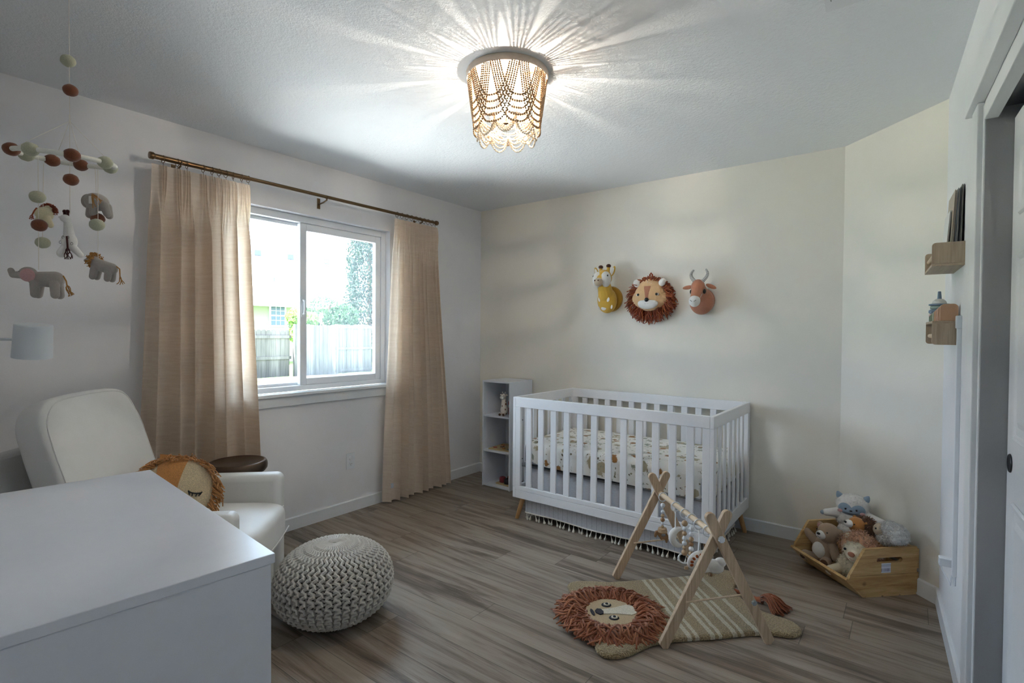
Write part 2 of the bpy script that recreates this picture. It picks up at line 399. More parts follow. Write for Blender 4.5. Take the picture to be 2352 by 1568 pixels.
rb = Matrix.Rotation(R(20), 3, 'X')   # recline
g = G(); g.T = Matrix.Translation((0, -.355, .28)) @ Matrix.Rotation(R(17), 4, 'X')
g.box((-.27, -.055, -.05), (.40, .045, .58)); g.obj('backrest', M_lea, ch, bevel=.03, seg=4)
def backf(p):
    t = (p.z + .36) / .72; w_ = 1 + .0 * t
    n_ = noise.noise(Vector((p.x * 7, p.z * 9, 3))) * .009 * math.exp(-((abs(p.x) - .25) / .09) ** 2)
    return Vector((p.x * w_, p.y * (1 - .12 * t) + .02 * math.exp(-(p.x / .22) ** 2 - ((p.z - .02) / .25) ** 2) * (1 if p.y > 0 else .1) + n_, p.z - .02 * (p.x / .33) ** 2 * (1 if p.z > 0 else 0)))
g = G(); g.T = Matrix.Translation((0, -.315, .682)) @ Matrix.Rotation(R(17), 4, 'X')
cush(g, (.050, .045, .0), (.59, .14, .72), .30, .30, 64, 40, fn=backf)
bc = g.obj('back_cushion', M_lea, ch, angle=80)
def rr(w_, h_, r_, n=8):
    pts = []
    for cx_, cz_, a0 in ((w_ - r_, h_ - r_, 0), (-w_ + r_, h_ - r_, 90), (-w_ + r_, -h_ + r_, 180), (w_ - r_, -h_ + r_, 270)):
        for k in range(n + 1):
            a = R(a0 + 90 * k / n); pts.append((cx_ + r_ * math.cos(a), cz_ + r_ * math.sin(a)))
    return pts
g = G(); g.T = Matrix.Translation((0, -.315, .682)) @ Matrix.Rotation(R(17), 4, 'X')
def sgp(x, p): return math.copysign(abs(x) ** p, x)
pp = []
for i in range(96):
    t = 2 * PI * i / 96; X_, Z_ = .955 * sgp(math.cos(t), .34), .955 * sgp(math.sin(t), .34)
    sb = abs(Z_) ** (1 / .3); cb_ = max(1e-4, 1 - sb * sb) ** .15; ca = min(1, abs(X_) / cb_) ** (1 / .3); y__ = cb_ * max(0, 1 - ca * ca) ** .15
    p_ = backf(Vector((X_ * .295, y__ * .07, Z_ * .36))); pp.append(p_ + Vector((.050, .046, 0)))
g.tube(pp, .0026, 6, closed=True); g.obj('piping', M_lea, bc)
G().lathe([(.2, 0), (.21, .008), (.2, .03), (.05, .032)], 32).obj('swivel_base', M_black, ch)

# ------------------------------------------------------------------ bronze side table
st = thing('side_table', 'round dark bronze side table behind the armchair, by the curtain', 'side table', (.315, -2.374, 0))
G().lathe([(0, .535), (.118, .535), (.137, .541), (.147, .555), (.149, .57), (.147, .585), (.140, .597), (.130, .5985), (.122, .594), (.0, .592)], 56).obj('table_top', M_bronze, st, angle=30)
G().lathe([(.045, .02), (.043, .25), (.05, .50), (.06, .534)], 32).obj('column', M_bronze, st)
G().lathe([(.125, 0), (.128, .006), (.120, .014), (.05, .024), (.045, .03)], 48).obj('base', M_bronze, st)

# ------------------------------------------------------------------ knitted pouf
M_knit = fabric('grey_cotton_cord', 'c9c4bc', 700, .08, .3)
M_knitin = fabric('pouf_gap_shade', '6e6a64', 300)  # coloured dark to paint the shade in the gaps between stitches
def pouf_pt(a, s, off=0, RR=.255, HH=.325):
    th = PI / 2 - s * PI   # +90 top .. -90 bottom
    c, sn = math.cos(th), math.sin(th)
    r = RR * max(c, 0) ** .82; z = HH / 2 + HH / 2 * math.copysign(abs(sn) ** .92, sn)
    if s < .5: z += .012 * math.exp(-(r / .1) ** 2) - .010 * math.exp(-(r / .015) ** 2)
    n = Vector((c / RR, 0, sn / (HH / 2))).normalized()
    r += n.x * off; z += n.z * off
    return Vector((r * math.cos(a), r * math.sin(a), z))
pf = thing('pouf', 'round grey chunky-knit pouf on the floor in front of the armchair', 'pouf', (1.125, -2.315, 0))
g = G(); g.grid(lambda u, v: pouf_pt(2 * PI * u, .001 + .998 * v, -.013), 60, 30, closed=True); g.obj('lining', M_knitin, pf)
g = G(); NC, NR_ = 46, 34; da = 2 * PI / NC
for k in range(NC):
    a0 = k * da; pts = []; rad = []
    for i in range(NR_ * 2 + 1):
        s = .006 + .97 * i / (NR_ * 2); rl = math.hypot(*pouf_pt(0, s).xy)
        sw = (.30 if (i % 4 < 2) else -.30) * da * (1 if i % 2 else .55)
        pts.append(pouf_pt(a0 + sw, s, .003 + (.003 if i % 2 else -.0015))); rad.append(min(.0080, .0012 + rl * .047))
    g.tube(pts, rad, 6)
    for i in range(2, NR_):
        s = .02 + .955 * (i + .5 * (k % 2)) / NR_
        if s > .97: continue
        rl = math.hypot(*pouf_pt(0, s).xy); rr_ = min(.0052, .0008 + rl * .026)
        g.tube([pouf_pt(a0 + da * (.15 + .7 * q), s + (.014 if rl > .05 else .004) * math.sin(PI * q), -.0095 + .004 * math.sin(PI * q)) for q in (0, .25, .5, .75, 1)], rr_, 5, cap=False)
g.obj('knit_cover', M_knit, pf)

# ------------------------------------------------------------------ cube shelf
cs = thing('cube_shelf', 'narrow white three-cube shelf standing in the corner beside the crib', 'shelf', (.318, -.335, 0))
W_, D_, H_ = .300, .315, .900
for n_, lo, hi in (('side_panel', (0, 0, 0), (.013, D_, H_)), ('side_panel', (W_ - .013, 0, 0), (W_, D_, H_)), ('top_panel', (.013, 0, H_ - .013), (W_ - .013, D_, H_)), ('bottom_panel', (.013, 0, .004), (W_ - .013, D_, .017)), ('shelf_board', (.013, .004, .298), (W_ - .013, D_, .311)), ('shelf_board', (.013, .004, .594), (W_ - .013, D_, .607)), ('back_panel', (.013, D_ - .006, .017), (W_ - .013, D_ - .001, H_ - .013))):
    G().box(lo, hi).obj(n_, M_lac, cs, smooth=False, bevel=.001)

# ------------------------------------------------------------------ crib
M_legwood = wood('light_beech_wood', 'b88a58', 'd2a878', 2, 1, .4)
cb = thing('crib', 'white slatted baby crib with splayed light-wood legs against the back wall', 'crib', (1.700, -.4225, 0))
CW, CD, CH_ = 1.365, .797, .86; hw, hd = CW / 2, CD / 2; ZB = .158
for s in (-1, 1):
    y0, y1 = (-hd, -hd + .026) if s < 0 else (hd - .026, hd)
    G().box((-hw + .022, y0, .792), (hw - .022, y1, CH_)).obj('top_rail', M_crib, cb, smooth=False, bevel=.003)
    G().box((-hw + .022, y0, .214), (hw - .022, y1, .243)).obj('bottom_rail', M_crib, cb, smooth=False, bevel=.002)
    G().box((-hw + .022, y0, ZB), (hw - .022, y1, .2125)).obj('base_rail', M_crib, cb, smooth=False, bevel=.003)
    for e in (-1, 1):
        x0 = e * (hw - .022) - (.04 if e > 0 else 0)
        G().box((x0, y0 + .0004, .243), (x0 + .04, y1 - .0004, .792)).obj('stile', M_crib, cb, smooth=False, bevel=.002)
    for k in range(12):
        xc = 1.1465 - 1.700 + .1004 * k
        G().box((xc - .0215, (y0 + y1) / 2 - .007, .24), (xc + .0215, (y0 + y1) / 2 + .007, .795)).obj('slat', M_crib, cb, smooth=False, bevel=.003)
for e in (-1, 1):
    x0, x1 = (-hw, -hw + .022) if e < 0 else (hw - .022, hw)
    G().box((x0, -hd, .792), (x1, hd, CH_)).obj('end_top_rail', M_crib, cb, smooth=False, bevel=.003)
    G().box((x0, -hd, ZB), (x1, hd, .235)).obj('end_bottom_rail', M_crib, cb, smooth=False, bevel=.003)
    for s in (-1, 1):
        y0 = -hd if s < 0 else hd - .05
        G().box((x0, y0, .235), (x1, y0 + .05, .792)).obj('post', M_crib, cb, smooth=False, bevel=.002)
    for k in range(6):
        yc = -hd + .05 + (CD - .1) * (k + 1) / 7
        G().box((x0 + .005, yc - .02, .232), (x1 - .005, yc + .02, .795)).obj('slat', M_crib, cb, smooth=False, bevel=.003)
    for s in (-1, 1):
        a, b = Vector((e * (hw - .055), s * (hd - .06), .165)), Vector((e * (hw - .015), s * (hd - .035), 0))
        G().tube([a, b + Vector((0, 0, .004)), b], [.0185, .0135, .0125], 20).obj('leg', M_legwood, cb, angle=50)['label'] = 'natural light-wood leg'
G().box((-hw + .03, -hd + .03, .375), (hw - .03, hd - .03, .385)).obj('mattress_support', M_steel, cb, smooth=False)
for z in (.27, .43, .70):      # dark bolts on the left front stile
    G().ell((-hw + .062, -hd + .028, z), (.003, .004, .004)).obj('bolt', M_black, cb)

# mattress with printed sheet
def sheet_mat():
    t = NT('animal_print_sheet'); p = t.obj(); n0 = t.noise(p, 3, 2)
    base = hexc('eeebe4'); col = base
    def blob(scale, thr, colr, src, soft=.02, seed=0):
        m = t.n('ShaderNodeMapping'); t.l(src, m.inputs[0]); m.inputs['Location'].default_value = (seed, seed * 1.7, seed * .3)
        v = t.n('ShaderNodeTexVoronoi'); t.l(m.outputs[0], v.inputs['Vector']); v.inputs['Scale'].default_value = scale
        nn = t.noise(m.outputs[0], scale * 2.2, 3, .6)
        d = t.math('ADD', v.outputs['Distance'], t.math('MULTIPLY', t.math('SUBTRACT', nn, .5), .9))
        return t.ramp(d, [(thr - soft, (1, 1, 1, 1)), (thr + soft, (0, 0, 0, 1))]), colr
    for sc_, thr, cl, src, sd in ((8, .26, 'b5a88c', p, 1.3), (8.5, .19, 'a0703e', p, 5.1), (11, .21, '9fa08e', p, 9.7), (22, .12, '6b5c48', p, 3.9), (26, .13, '8a8468', p, 12.1)):
        m, c = blob(sc_, thr, hexc(cl), src, .03, sd)
        col = t.mix(m, col, c)
    sp = t.scaled(p, (90, 90, 26), (.3, .5, .2)); fine = t.noise(sp, 1, 3, .6)
    reg = t.ramp(t.noise(p, 8, 2), [(.55, (0, 0, 0, 1)), (.6, (1, 1, 1, 1))])
    fl = t.ramp(fine, [(.62, (0, 0, 0, 1)), (.66, (1, 1, 1, 1))])
    col = t.mix(t.math('MULTIPLY', fl, reg), col, hexc('8c8268'))
    t.base(col); t.bump(t.noise(p, 500, 2), .2, .001); t.set(Roughness=.9, Specular_IOR_Level=.2, Sheen_Weight=.2); return t.m
M_sheet = sheet_mat()
mt = thing('crib_mattress', 'crib mattress in a white sheet printed with brown and green animals', 'mattress', (1.700, -.4225, 0))
G().box((-.635, -.34, .386), (.635, .34, .525)).obj('mattress_core', plain('mattress_grey_fabric', 'b8babf', .9), mt, bevel=.03, seg=4)
g = G(); L_, Wm, rad = .648, .352, .05
def sheet(u, v):
    # perimeter coordinate u, profile v: bottom hem -> side -> top -> centre
    P = 2 * PI * u; c, s = math.cos(P), math.sin(P); ex = .16
    px = math.copysign(abs(c) ** ex, c); py = math.copysign(abs(s) ** ex, s)
    hem = .405 + .012 * math.sin(u * 31) - .016 * max(0, math.sin(PI * 2 * (u + .1))) + (-.03 if (px > .3 and py < -.5) else 0) * sstep(.3, .9, px)
    if v < .35:
        t = v / .35; z = lerp(hem, .505, t); k = 1 + .008 * math.sin(u * 180 + t * 2) * (1 - t)
    elif v < .6:
        t = (v - .35) / .25; a = t * PI / 2; z = .505 + rad * math.sin(a); k = 1
        off = rad * (1 - math.cos(a)); return fin(px, py, L_ - off, Wm - off, z)
    else:
        t = (v - .6) / .4; k = 1 - t; z = .555 + .006 * t
        return fin(px, py, (L_ - rad) * k, (Wm - rad) * k, z)
    return fin(px, py, L_ * k, Wm * k, z)
def fin(px, py, a, b, z):
    x, y = px * a, py * b
    n_ = noise.noise(Vector((x * 5, y * 9, z * 6))) * .007 + noise.noise(Vector((x * 16, y * 16, z * 22))) * .0035
    return Vector((x, y + (n_ if abs(py) > .9 else 0), z + (n_ if z > .54 else 0)))
g.grid(sheet, 360, 60, closed=True); g.obj('fitted_sheet', M_sheet, mt, angle=75)

# crib skirt with tassels
def skirt_mat():
    t = NT('woven_striped_skirt'); X, Y, Z = t.xyz(t.obj()); s = t.math('ADD', X, Y)
    st_ = t.math('LESS_THAN', t.math('FRACT', t.math('MULTIPLY', s, 1 / .036)), .055)
    dash = t.math('MULTIPLY', t.math('GREATER_THAN', t.math('FRACT', t.math('MULTIPLY', Z, 120)), .25), t.math('LESS_THAN', Z, .20))
    n = t.noise(t.scaled(t.obj(), (60, 60, 600)), 1, 2)
    lt = t.ramp(n, [(.3, hexc('c5c6ca')), (.7, hexc('dadade'))])
    t.base(t.mix(t.math('MULTIPLY', t.math('MULTIPLY', st_, dash), .75), lt, hexc('55565c'))); t.bump(n, .3, .001); t.set(Roughness=.95, Specular_IOR_Level=.1); return t.m
M_skirt = skirt_mat(); M_tas = fabric('cream_cotton_tassel', 'e6e0d4', 800, .1)
sk = thing('crib_skirt', 'grey striped crib skirt with a fringe of cream tassels under the mattress', 'crib skirt', (1.700, -.4225, 0))
def wav(x, seed): return .009 * noise.noise(Vector((x * 5, seed, 0))) + .004 * noise.noise(Vector((x * 16, seed, 3)))
def panel(a, b, nrm, seed):
    a, b, nrm = Vector(a), Vector(b), Vector(nrm); Lp = (b - a).length
    def f(u, v):
        p = a.lerp(b, u) + nrm * (wav(u * Lp, seed) * (1 - v * .8)); return Vector((p.x, p.y, lerp(.048 + .004 * math.sin(u * Lp * 9), .384, v)))
    G().grid(f, int(Lp * 90), 16).obj('skirt_panel', M_skirt, sk, angle=80)
    G().tube([f(i / 60, 0) + Vector((0, 0, .002)) for i in range(61)], .0042, 6).obj('trim_band', M_tas, sk)
    n = int(Lp / .0335)
    for i in range(n):
        p = f((i + .5) / n, 0); yield p
tas = None
mats = []
for a, b, nr, sd in (((-.605, -.345, 0), (.605, -.345, 0), (0, -1, 0), 1.1), ((.612, -.34, 0), (.612, .335, 0), (1, 0, 0), 4.2), ((-.612, -.34, 0), (-.612, .335, 0), (-1, 0, 0), 7.7)):
    for p in panel(a, b, nr, sd):
        if tas is None:
            g = G(); g.tube([(0, 0, 0), (0, 0, -.022)], .0016, 5); g.lathe([(.0, -.020), (.0035, -.021), (.0045, -.024), (.003, -.027), (.006, -.032), (.0085, -.040), (.006, -.046), (0, -.047)], 9)
            tas = g.obj('tassel', M_tas, sk); tas.location = p
        else:
            c = tas.copy(); COL.objects.link(c); c.parent = sk; c.location = p; c.rotation_euler = (random.uniform(-.25, .25), random.uniform(-.3, .3), 0)

# ------------------------------------------------------------------ curtains and rod
def curtain_mat():
    t = NT('oatmeal_linen_curtain'); p = t.obj()
    n1 = t.noise(t.scaled(p, (14, 14, 420)), 1, 4, .65); n2 = t.noise(t.scaled(p, (600, 600, 30)), 1, 2); n3 = t.noise(t.scaled(p, (5, 5, 70)), 1, 3)
    f = t.math('ADD', t.math('MULTIPLY', n1, .5), t.math('ADD', t.math('MULTIPLY', n2, .2), t.math('MULTIPLY', n3, .3)))
    col = t.ramp(f, [(.36, hexc('e4d2c0')), (.62, hexc('f8ecde'))]); t.base(col); t.bump(f, .35, .0015); t.set(Roughness=.95, Specular_IOR_Level=.1)
    tr = t.n('ShaderNodeBsdfTranslucent'); t.l(t.mix(.5, col, hexc('f4e4d0')), tr.inputs[0])
    mx = t.n('ShaderNodeMixShader'); t.l(t.ramp(f, [(.35, (.30,) * 3), (.65, (.50,) * 3)]), mx.inputs[0]); t.l(t.b.outputs[0], mx.inputs[1]); t.l(tr.outputs[0], mx.inputs[2]); t.l(mx.outputs[0], t.out.inputs[0]); return t.m
M_curt = curtain_mat()
rod = thing('curtain_rod', 'long antique-brass curtain rod above the window', 'curtain rod', (.1, -1.69, 2.205))
G().tube([(0, -1.00, 0), (0, -.52, 0)], .0135, 20).obj('rod_tube', M_brass, rod); G().tube([(0, -.54, 0), (0, 1.01, 0)], .0108, 20).obj('rod_tube', M_brass, rod)
for s in (-1, 1):
    M_ = Matrix.Translation((0, s * 1.0, 0)) @ Matrix.Rotation(-s * PI / 2, 4, 'X')
    G().lathe([(.0, 0), (.014, 0), (.016, .004), (.0185, .008), (.0185, .022), (.0165, .026), (0, .027)], 24, M_, cap=False).obj('finial', M_brass, rod)
for y in (-.88, 0, .86):
    g = G(); g.tube([(-.098, y, -.035), (-.04, y, -.03), (0, y, -.019)], .005, 8); g.box((-.1, y - .011, -.065), (-.096, y + .011, .005))
    g.tube([(.013 * math.sin(a), y, -.013 * math.cos(a)) for a in [R(x) for x in range(-100, 101, 20)]], .0035, 6); g.obj('bracket', M_brass, rod)
def curtain(label, yt0, yt1, yb0, yb1, pl, zt=2.166, zb=.022, seed=0, amp=.042, group=None, fl=None):
    y00 = yt0; t = thing('curtain', label, 'curtain', (.1, 0, 0))
    sp = [(p - yt0) / (yt1 - yt0) for p in pl]; K = len(sp)
    def phase(s):
        if s <= sp[0]: return (s - sp[0]) / (sp[0] + 1e-6) * .55
        for k in range(K - 1):
            if s <= sp[k + 1]: return k + (s - sp[k]) / (sp[k + 1] - sp[k])
        return K - 1 + (s - sp[-1]) / (1 - sp[-1] + 1e-6) * .5
    lw = [(p - yt0) / (yt1 - yt0) for p in (fl or pl)]; KL = len(lw)
    def phl(s):
        if s <= lw[0]: return (s - lw[0]) / (abs(lw[0]) + 1e-6) * .5
        for k in range(KL - 1):
            if s <= lw[k + 1]: return k + (s - lw[k]) / (lw[k + 1] - lw[k])
        return KL - 1 + (s - lw[-1]) / (1 - lw[-1] + 1e-6) * .5
    def f(u, v):
        s = u; z = lerp(zt, zb, v); ph = phase(s); fr = ph - round(ph)
        wdt = yt1 - yt0
        pin = 0
        for dd in (-.011, 0, .011):
            k = min(range(K), key=lambda k_: abs(sp[k_] - s)); x_ = (s - sp[k]) * wdt - dd
            pin += math.exp(-(x_ / .0042) ** 2)
        top = -.006 + .024 * min(1, pin) * sstep(.0, .012, v + .006)
        ph = phl(s); A = amp * (.75 + .35 * math.sin(ph * 2.3 + seed)) * lerp(.75, 1.1, v)
        low = A * math.cos(2 * PI * ph) * .5 + .008 * noise.noise(Vector((s * 9, v * 2.5, seed)))
        bl = sstep(.035, .17, v)
        x = lerp(top, low, bl) + .006
        yt = lerp(yt0, yt1, s); yb = lerp(yb0, yb1, s); vv = sstep(0, 1, v) * .5 + v * .5
        y = lerp(yt, yb, vv) - .010 * bl * math.sin(2 * PI * ph) + .006 * noise.noise(Vector((s * 6, v * 3, seed + 5))) * v
        return Vector((x, y, z))
    g = G(); g.grid(f, 44 * K, 60); g.obj('curtain_panel', M_curt, t, angle=180)
    for p in pl:
        g = G(); a0 = random.uniform(-.25, .25)
        cx_ = Matrix.Translation((0, p, 2.199)) @ Matrix.Rotation(a0, 4, 'Z')
        g.T = cx_; g.tube([(.0195 * math.sin(a), 0, .0195 * math.cos(a)) for a in [2 * PI * i / 20 for i in range(20)]], .0016, 6, closed=True)
        g.tube([(0, 0, -.0195), (0, .001, -.035)], .0012, 5); g.obj('curtain_ring', M_brass, t)
    return t
curtain('oatmeal linen curtain at the left side of the window, behind the bronze table', -2.705, -2.205, -2.77, -2.12, [-2.652, -2.585, -2.54, -2.458, -2.412, -2.375, -2.338, -2.298, -2.250, -2.212], seed=1.0, amp=.125, fl=[-2.675, -2.575, -2.515, -2.44, -2.375, -2.30, -2.235])
cr = curtain('oatmeal linen curtain at the right side of the window', -1.115, -.675, -1.20, -.50, [-1.09, -1.042, -.992, -.946, -.901, -.856, -.812, -.770, -.725, -.69], seed=4.0, amp=.08)
G().box((.028, -1.165, .13), (.030, -1.14, .165)).obj('care_label', plain('label_fabric', 'dcdfe4', .8), cr, smooth=False)
# ------------------------------------------------------------------ ceiling light draped with wooden beads
M_bead = wood('backlit_wooden_bead', '9a7c5c', 'ba9c78', 2, 1, .5, .02, 30)  # wood toned darker: the backlit look of the beads is put into the colour
M_beadw = plain('whitewashed_wooden_bead', 'e2d8c8', .5, .03)
M_rim = wood('white_washed_rim', 'b9aa9a', 'cfc2b4', 0, 1, .5, .05, 30)
M_bulb = glow('lit_filament', (1.0, .90, .77), LAMP_STRENGTH)
def bulb_glass():
    t = NT('glowing_bulb_glass'); e = t.n('ShaderNodeEmission'); e.inputs[0].default_value = (1, .92, .8, 1); e.inputs[1].default_value = 9.0
    tr = t.n('ShaderNodeBsdfTransparent'); a = t.n('ShaderNodeAddShader'); t.l(e.outputs[0], a.inputs[0]); t.l(tr.outputs[0], a.inputs[1]); t.l(a.outputs[0], t.out.inputs[0]); return t.m
M_bulbg = bulb_glass()
cl = thing('ceiling_light', 'round flush ceiling light draped with strings of wooden beads, lit', 'ceiling light', (1.795, -1.905, 2.44))
G().lathe([(.178, 0), (.180, -.004), (.180, -.027), (.177, -.029), (.173, -.027), (.173, -.004)], 72, cap=False).obj('rim', M_rim, cl)
G().lathe([(0, -.001), (.17, -.001), (.17, -.004), (0, -.006)], 48, cap=False).obj('canopy', M_rim, cl)
def bead_mesh(path, rad, parent, mat, name='bead_strand'):
    """beads strung along a path of points"""
    pts = [Vector(p) for p in path]; g = G(); d = 0; out = []
    seg = [(pts[i + 1] - pts[i]).length for i in range(len(pts) - 1)]; tot = sum(seg); pos = 0; i = 0; acc = 0
    while pos < tot:
        while i < len(seg) - 1 and acc + seg[i] < pos: acc += seg[i]; i += 1
        t = pos / tot; p = pts[i].lerp(pts[i + 1], min(1, (pos - acc) / seg[i]))
        r = rad(t) if callable(rad) else rad
        g.ell(p, r, nu=8, nv=6); pos += r * 2.02
    return g.obj(name, mat, parent)
NS = 9
def cyl(a, z):   # radius shrinks toward the bottom
    r = lerp(.170, .142, min(1, (-z - .03) / .2)) + .003; return Vector((r * math.cos(a), r * math.sin(a), z))
for k in range(NS):
    ac = 2 * PI * k / NS + .08
    for j in range(5):
        half = R(27 + j * 3.2); depth = .126 + j * .026; z0 = -.029; pts = []
        for i in range(61):
            t = -1 + 2 * i / 60; s_ = abs(t) ** 2.6; a = ac + half * (math.copysign(abs(t) ** .85, t))
            p = cyl(a, z0 - depth * (1 - s_)); p.xy *= (1 + .004 * (j % 2)); pts.append(p)
        bead_mesh(pts, lambda t: .0036 + .0013 * math.sin(PI * t) ** .8, cl, M_bead)
for k in range(NS):      # lower tier
    ac = 2 * PI * (k + .5) / NS + .08
    for j in range(4):
        half = R(21); pts = []
        for i in range(31):
            t = -1 + 2 * i / 30; a = ac + half * t; sag = (1 - t * t) ** .62
            r = lerp(.132, .128 - j * .022, sag * .7 + .0) ; z = -.222 - .018 * sag - .058 * sag * (1 - j * .22)
            pts.append((r * math.cos(a), r * math.sin(a), z))
        bead_mesh(pts, .0046, cl, M_beadw, 'lower_bead_strand')
g = G()
g.tube([(.132 * math.cos(a), .132 * math.sin(a), -.22) for a in [2 * PI * i / 60 for i in range(60)]], .0022, 6, closed=True)
for k in range(3):
    a = 2 * PI * k / 3 + .5; g.tube([(0, 0, -.215), (.132 * math.cos(a), .132 * math.sin(a), -.22)], .0018, 6)
g.tube([(0, 0, 0), (0, 0, -.22)], .005, 8); g.obj('frame', M_steel, cl)
G().lathe([(0, -.222), (.026, -.222), (.027, -.224), (.014, -.227), (.006, -.229), (.0055, -.235), (0, -.236)], 24, cap=False).obj('centre_plate', M_brass, cl)
for k in range(3):
    a = (k - 1) * PI + .6; x, y = (0, 0) if k == 1 else (.075 * math.cos(a if k else a), .075 * math.sin(a if k else a)); x, y = ((0, 0), (.070, .040), (-.062, .050))[k]
    so = G().lathe([(.012, -.006), (.012, -.095)], 16, Matrix.Translation((x, y, -.008))).obj('socket', M_vinyl, cl)
    G().lathe([(.0, -.155), (.010, -.152), (.017, -.143), (.019, -.132), (.017, -.120), (.012, -.108), (.010, -.096)], 20, Matrix.Translation((x, y, -.008)), cap=False).obj('bulb', M_bulbg, so); G().ell((x, y, -.140), (.0060,) * 3 if k == 0 else (.0016,) * 3).obj('filament', M_bulb, so)

# ------------------------------------------------------------------ soft-toy helpers
def soft(g, prims):
    for p in prims:
        if p[0] == 'e': g.ell(p[1], p[2], p[3] if len(p) > 3 else None, 20, 14)
        else:  # capsule ('c', p0, p1, r0, r1)
            a, b, r0, r1 = Vector(p[1]), Vector(p[2]), p[3], p[4]
            n = max(4, int((b - a).length / min(r0, r1) * 2.5))
            pts = [a.lerp(b, i / n) for i in range(n + 1)]
            g.tube(pts, [lerp(r0, r1, i / n) for i in range(n + 1)], 14); g.ell(a, r0, None, 14, 10); g.ell(b, r1, None, 14, 10)
    return g
def plush(name, prims, mat, parent, voxel=.003, relax=4): return soft(G(), prims).obj(name, mat, parent, voxel=voxel, relax=relax)
def strand(g, p, d, L, r, wob=.3, droop=.0, n=5, sides=5, rng=random, taper=.8):
    p = Vector(p); d = Vector(d).normalized(); s = d.orthogonal().normalized(); t = d.cross(s); pts = [p]
    a, b = rng.uniform(-1, 1) * wob, rng.uniform(-1, 1) * wob; a2, b2 = rng.uniform(-1, 1) * wob, rng.uniform(-1, 1) * wob
    for i in range(1, n + 1):
        f = i / n; k = math.sin(f * PI) ; k2 = math.sin(f * 2 * PI)
        pts.append(p + d * L * f + (s * (a * k + a2 * k2 * .5) + t * (b * k + b2 * k2 * .5)) * L * .5 + Vector((0, 0, -droop * L * f * f)))
    g.tube(pts, [r * lerp(1, taper, i / n) for i in range(n + 1)], sides)
def fur(prims, n, L, r, mat, parent, name='fur', seed=1, out=1.0, droop=.3, keep=None, curl=.4):
    rng = random.Random(seed); g = G(); es = [p for p in prims if p[0] == 'e']; ws = [((p[2][0] * p[2][1] + p[2][1] * p[2][2]) if hasattr(p[2], '__len__') else 2 * p[2] ** 2) for p in es]
    for i in range(n):
        p = rng.choices(es, ws)[0]; rr_ = p[2] if hasattr(p[2], '__len__') else (p[2],) * 3
        u = Vector((rng.gauss(0, 1), rng.gauss(0, 1), rng.gauss(0, 1))).normalized()
        q_ = Vector((u.x * rr_[0], u.y * rr_[1], u.z * rr_[2])); nn = Vector((u.x / rr_[0], u.y / rr_[1], u.z / rr_[2])).normalized()
        if len(p) > 3 and p[3] is not None:
            Rm = Euler(p[3]).to_matrix(); q_ = Rm @ q_; nn = Rm @ nn
        q_ += Vector(p[1])
        if keep and not keep(q_): continue
        d = nn * out + Vector((rng.uniform(-1, 1), rng.uniform(-1, 1), rng.uniform(-1, .6))) * .6
        strand(g, q_ - nn * .001, d, L * rng.uniform(.7, 1.2), r, curl, droop, 3, 3, rng, .25)
    return g.obj(name, mat, parent, angle=180)
def eye(parent, c, r, mat=None, name='eye'): return G().ell(c, r, nu=12, nv=8).obj(name, mat or M_black, parent)
def patch(c, r, mat, parent, name, rot=None): return G().ell(c, r, rot, 20, 12).obj(name, mat, parent)
F_must = fabric('mustard_plush', 'd8ae4c', 500); F_must2 = fabric('dark_mustard_plush', 'bd9038', 500); F_white = fabric('white_plush', 'e8e6e2', 500, .05)
F_brown = fabric('brown_plush', '5c3a30', 500); F_terra = fabric('terracotta_plush', 'b87e64', 500, .08); F_tan = fabric('tan_plush', 'dcb588', 500, .06)
F_rust = fabric('rust_yarn', '93452a', 600, .25); F_rust2 = fabric('light_rust_yarn', 'b0602f', 600, .25); F_beige = fabric('beige_plush', 'c9b8a0', 500, .06)
F_grey = fabric('warm_grey_knit', 'a79f98', 700, .12); F_blue = fabric('dusty_blue_plush', '8fa3b5', 500); F_cream = fabric('cream_plush', 'ded3b0', 500)
F_pink = fabric('dusty_pink_felt', 'c49a98', 500); F_yarn = fabric('ochre_yarn', 'b5803c', 600, .2); F_darky = fabric('dark_maroon_yarn', '4a2522', 600, .2)
F_orange = fabric('peach_plush', 'd9a07a', 500, .1); F_bear = fabric('taupe_plush', 'ab9580', 500, .06); F_dbr = fabric('cocoa_plush', '5e4434', 500); F_gold = fabric('golden_brown_plush', 'b98047', 500)
def lineobj(name, pts, r, mat, parent): return G().tube(pts, r, 5).obj(name, mat, parent)

# wall-mounted giraffe head
gh = thing('wall_giraffe_head', 'yellow plush giraffe head with white spots mounted on the wall over the crib', 'plush head', (1.352, 0, 1.575))
G().lathe([(0, 0), (.098, 0), (.100, .010), (.094, .022), (0, .03)], 40, Matrix.Rotation(PI / 2, 4, 'X')).obj('back_plate', F_must2, gh)
plush('body', [('e', (0, -.07, -.015), (.078, .062, .098)), ('c', (0, -.085, .02), (-.005, -.115, .10), .062, .050), ('e', (-.005, -.12, .155), (.064, .058, .062)), ('e', (-.008, -.145, .135), (.055, .055, .05)),
      ('c', (-.030, -.115, .19), (-.034, -.115, .228), .0135, .012), ('c', (.026, -.115, .19), (.032, -.115, .233), .0135, .012)], F_must, gh)
for x, z in ((-.034, .240), (.032, .245)): patch((x, -.115, z), (.0185, .0185, .015), F_brown, gh, 'horn_tip')
for s in (-1, 1):
    e_ = patch((-.005 + s * .07, -.105, .205), (.015, .010, .040), F_must, gh, 'ear', (0, s * .35, 0)); patch((-.005 + s * .068, -.114, .203), (.010, .004, .030), F_white, e_, 'inner_ear', (0, s * .35, 0))
    ck = patch((-.005 + s * .030, -.146, .142), (.040, .052, .060), F_white, gh, 'cheek', (0, 0, s * .3)); eye(gh, (-.005 + s * .060, -.176, .165), (.005, .007, .008))
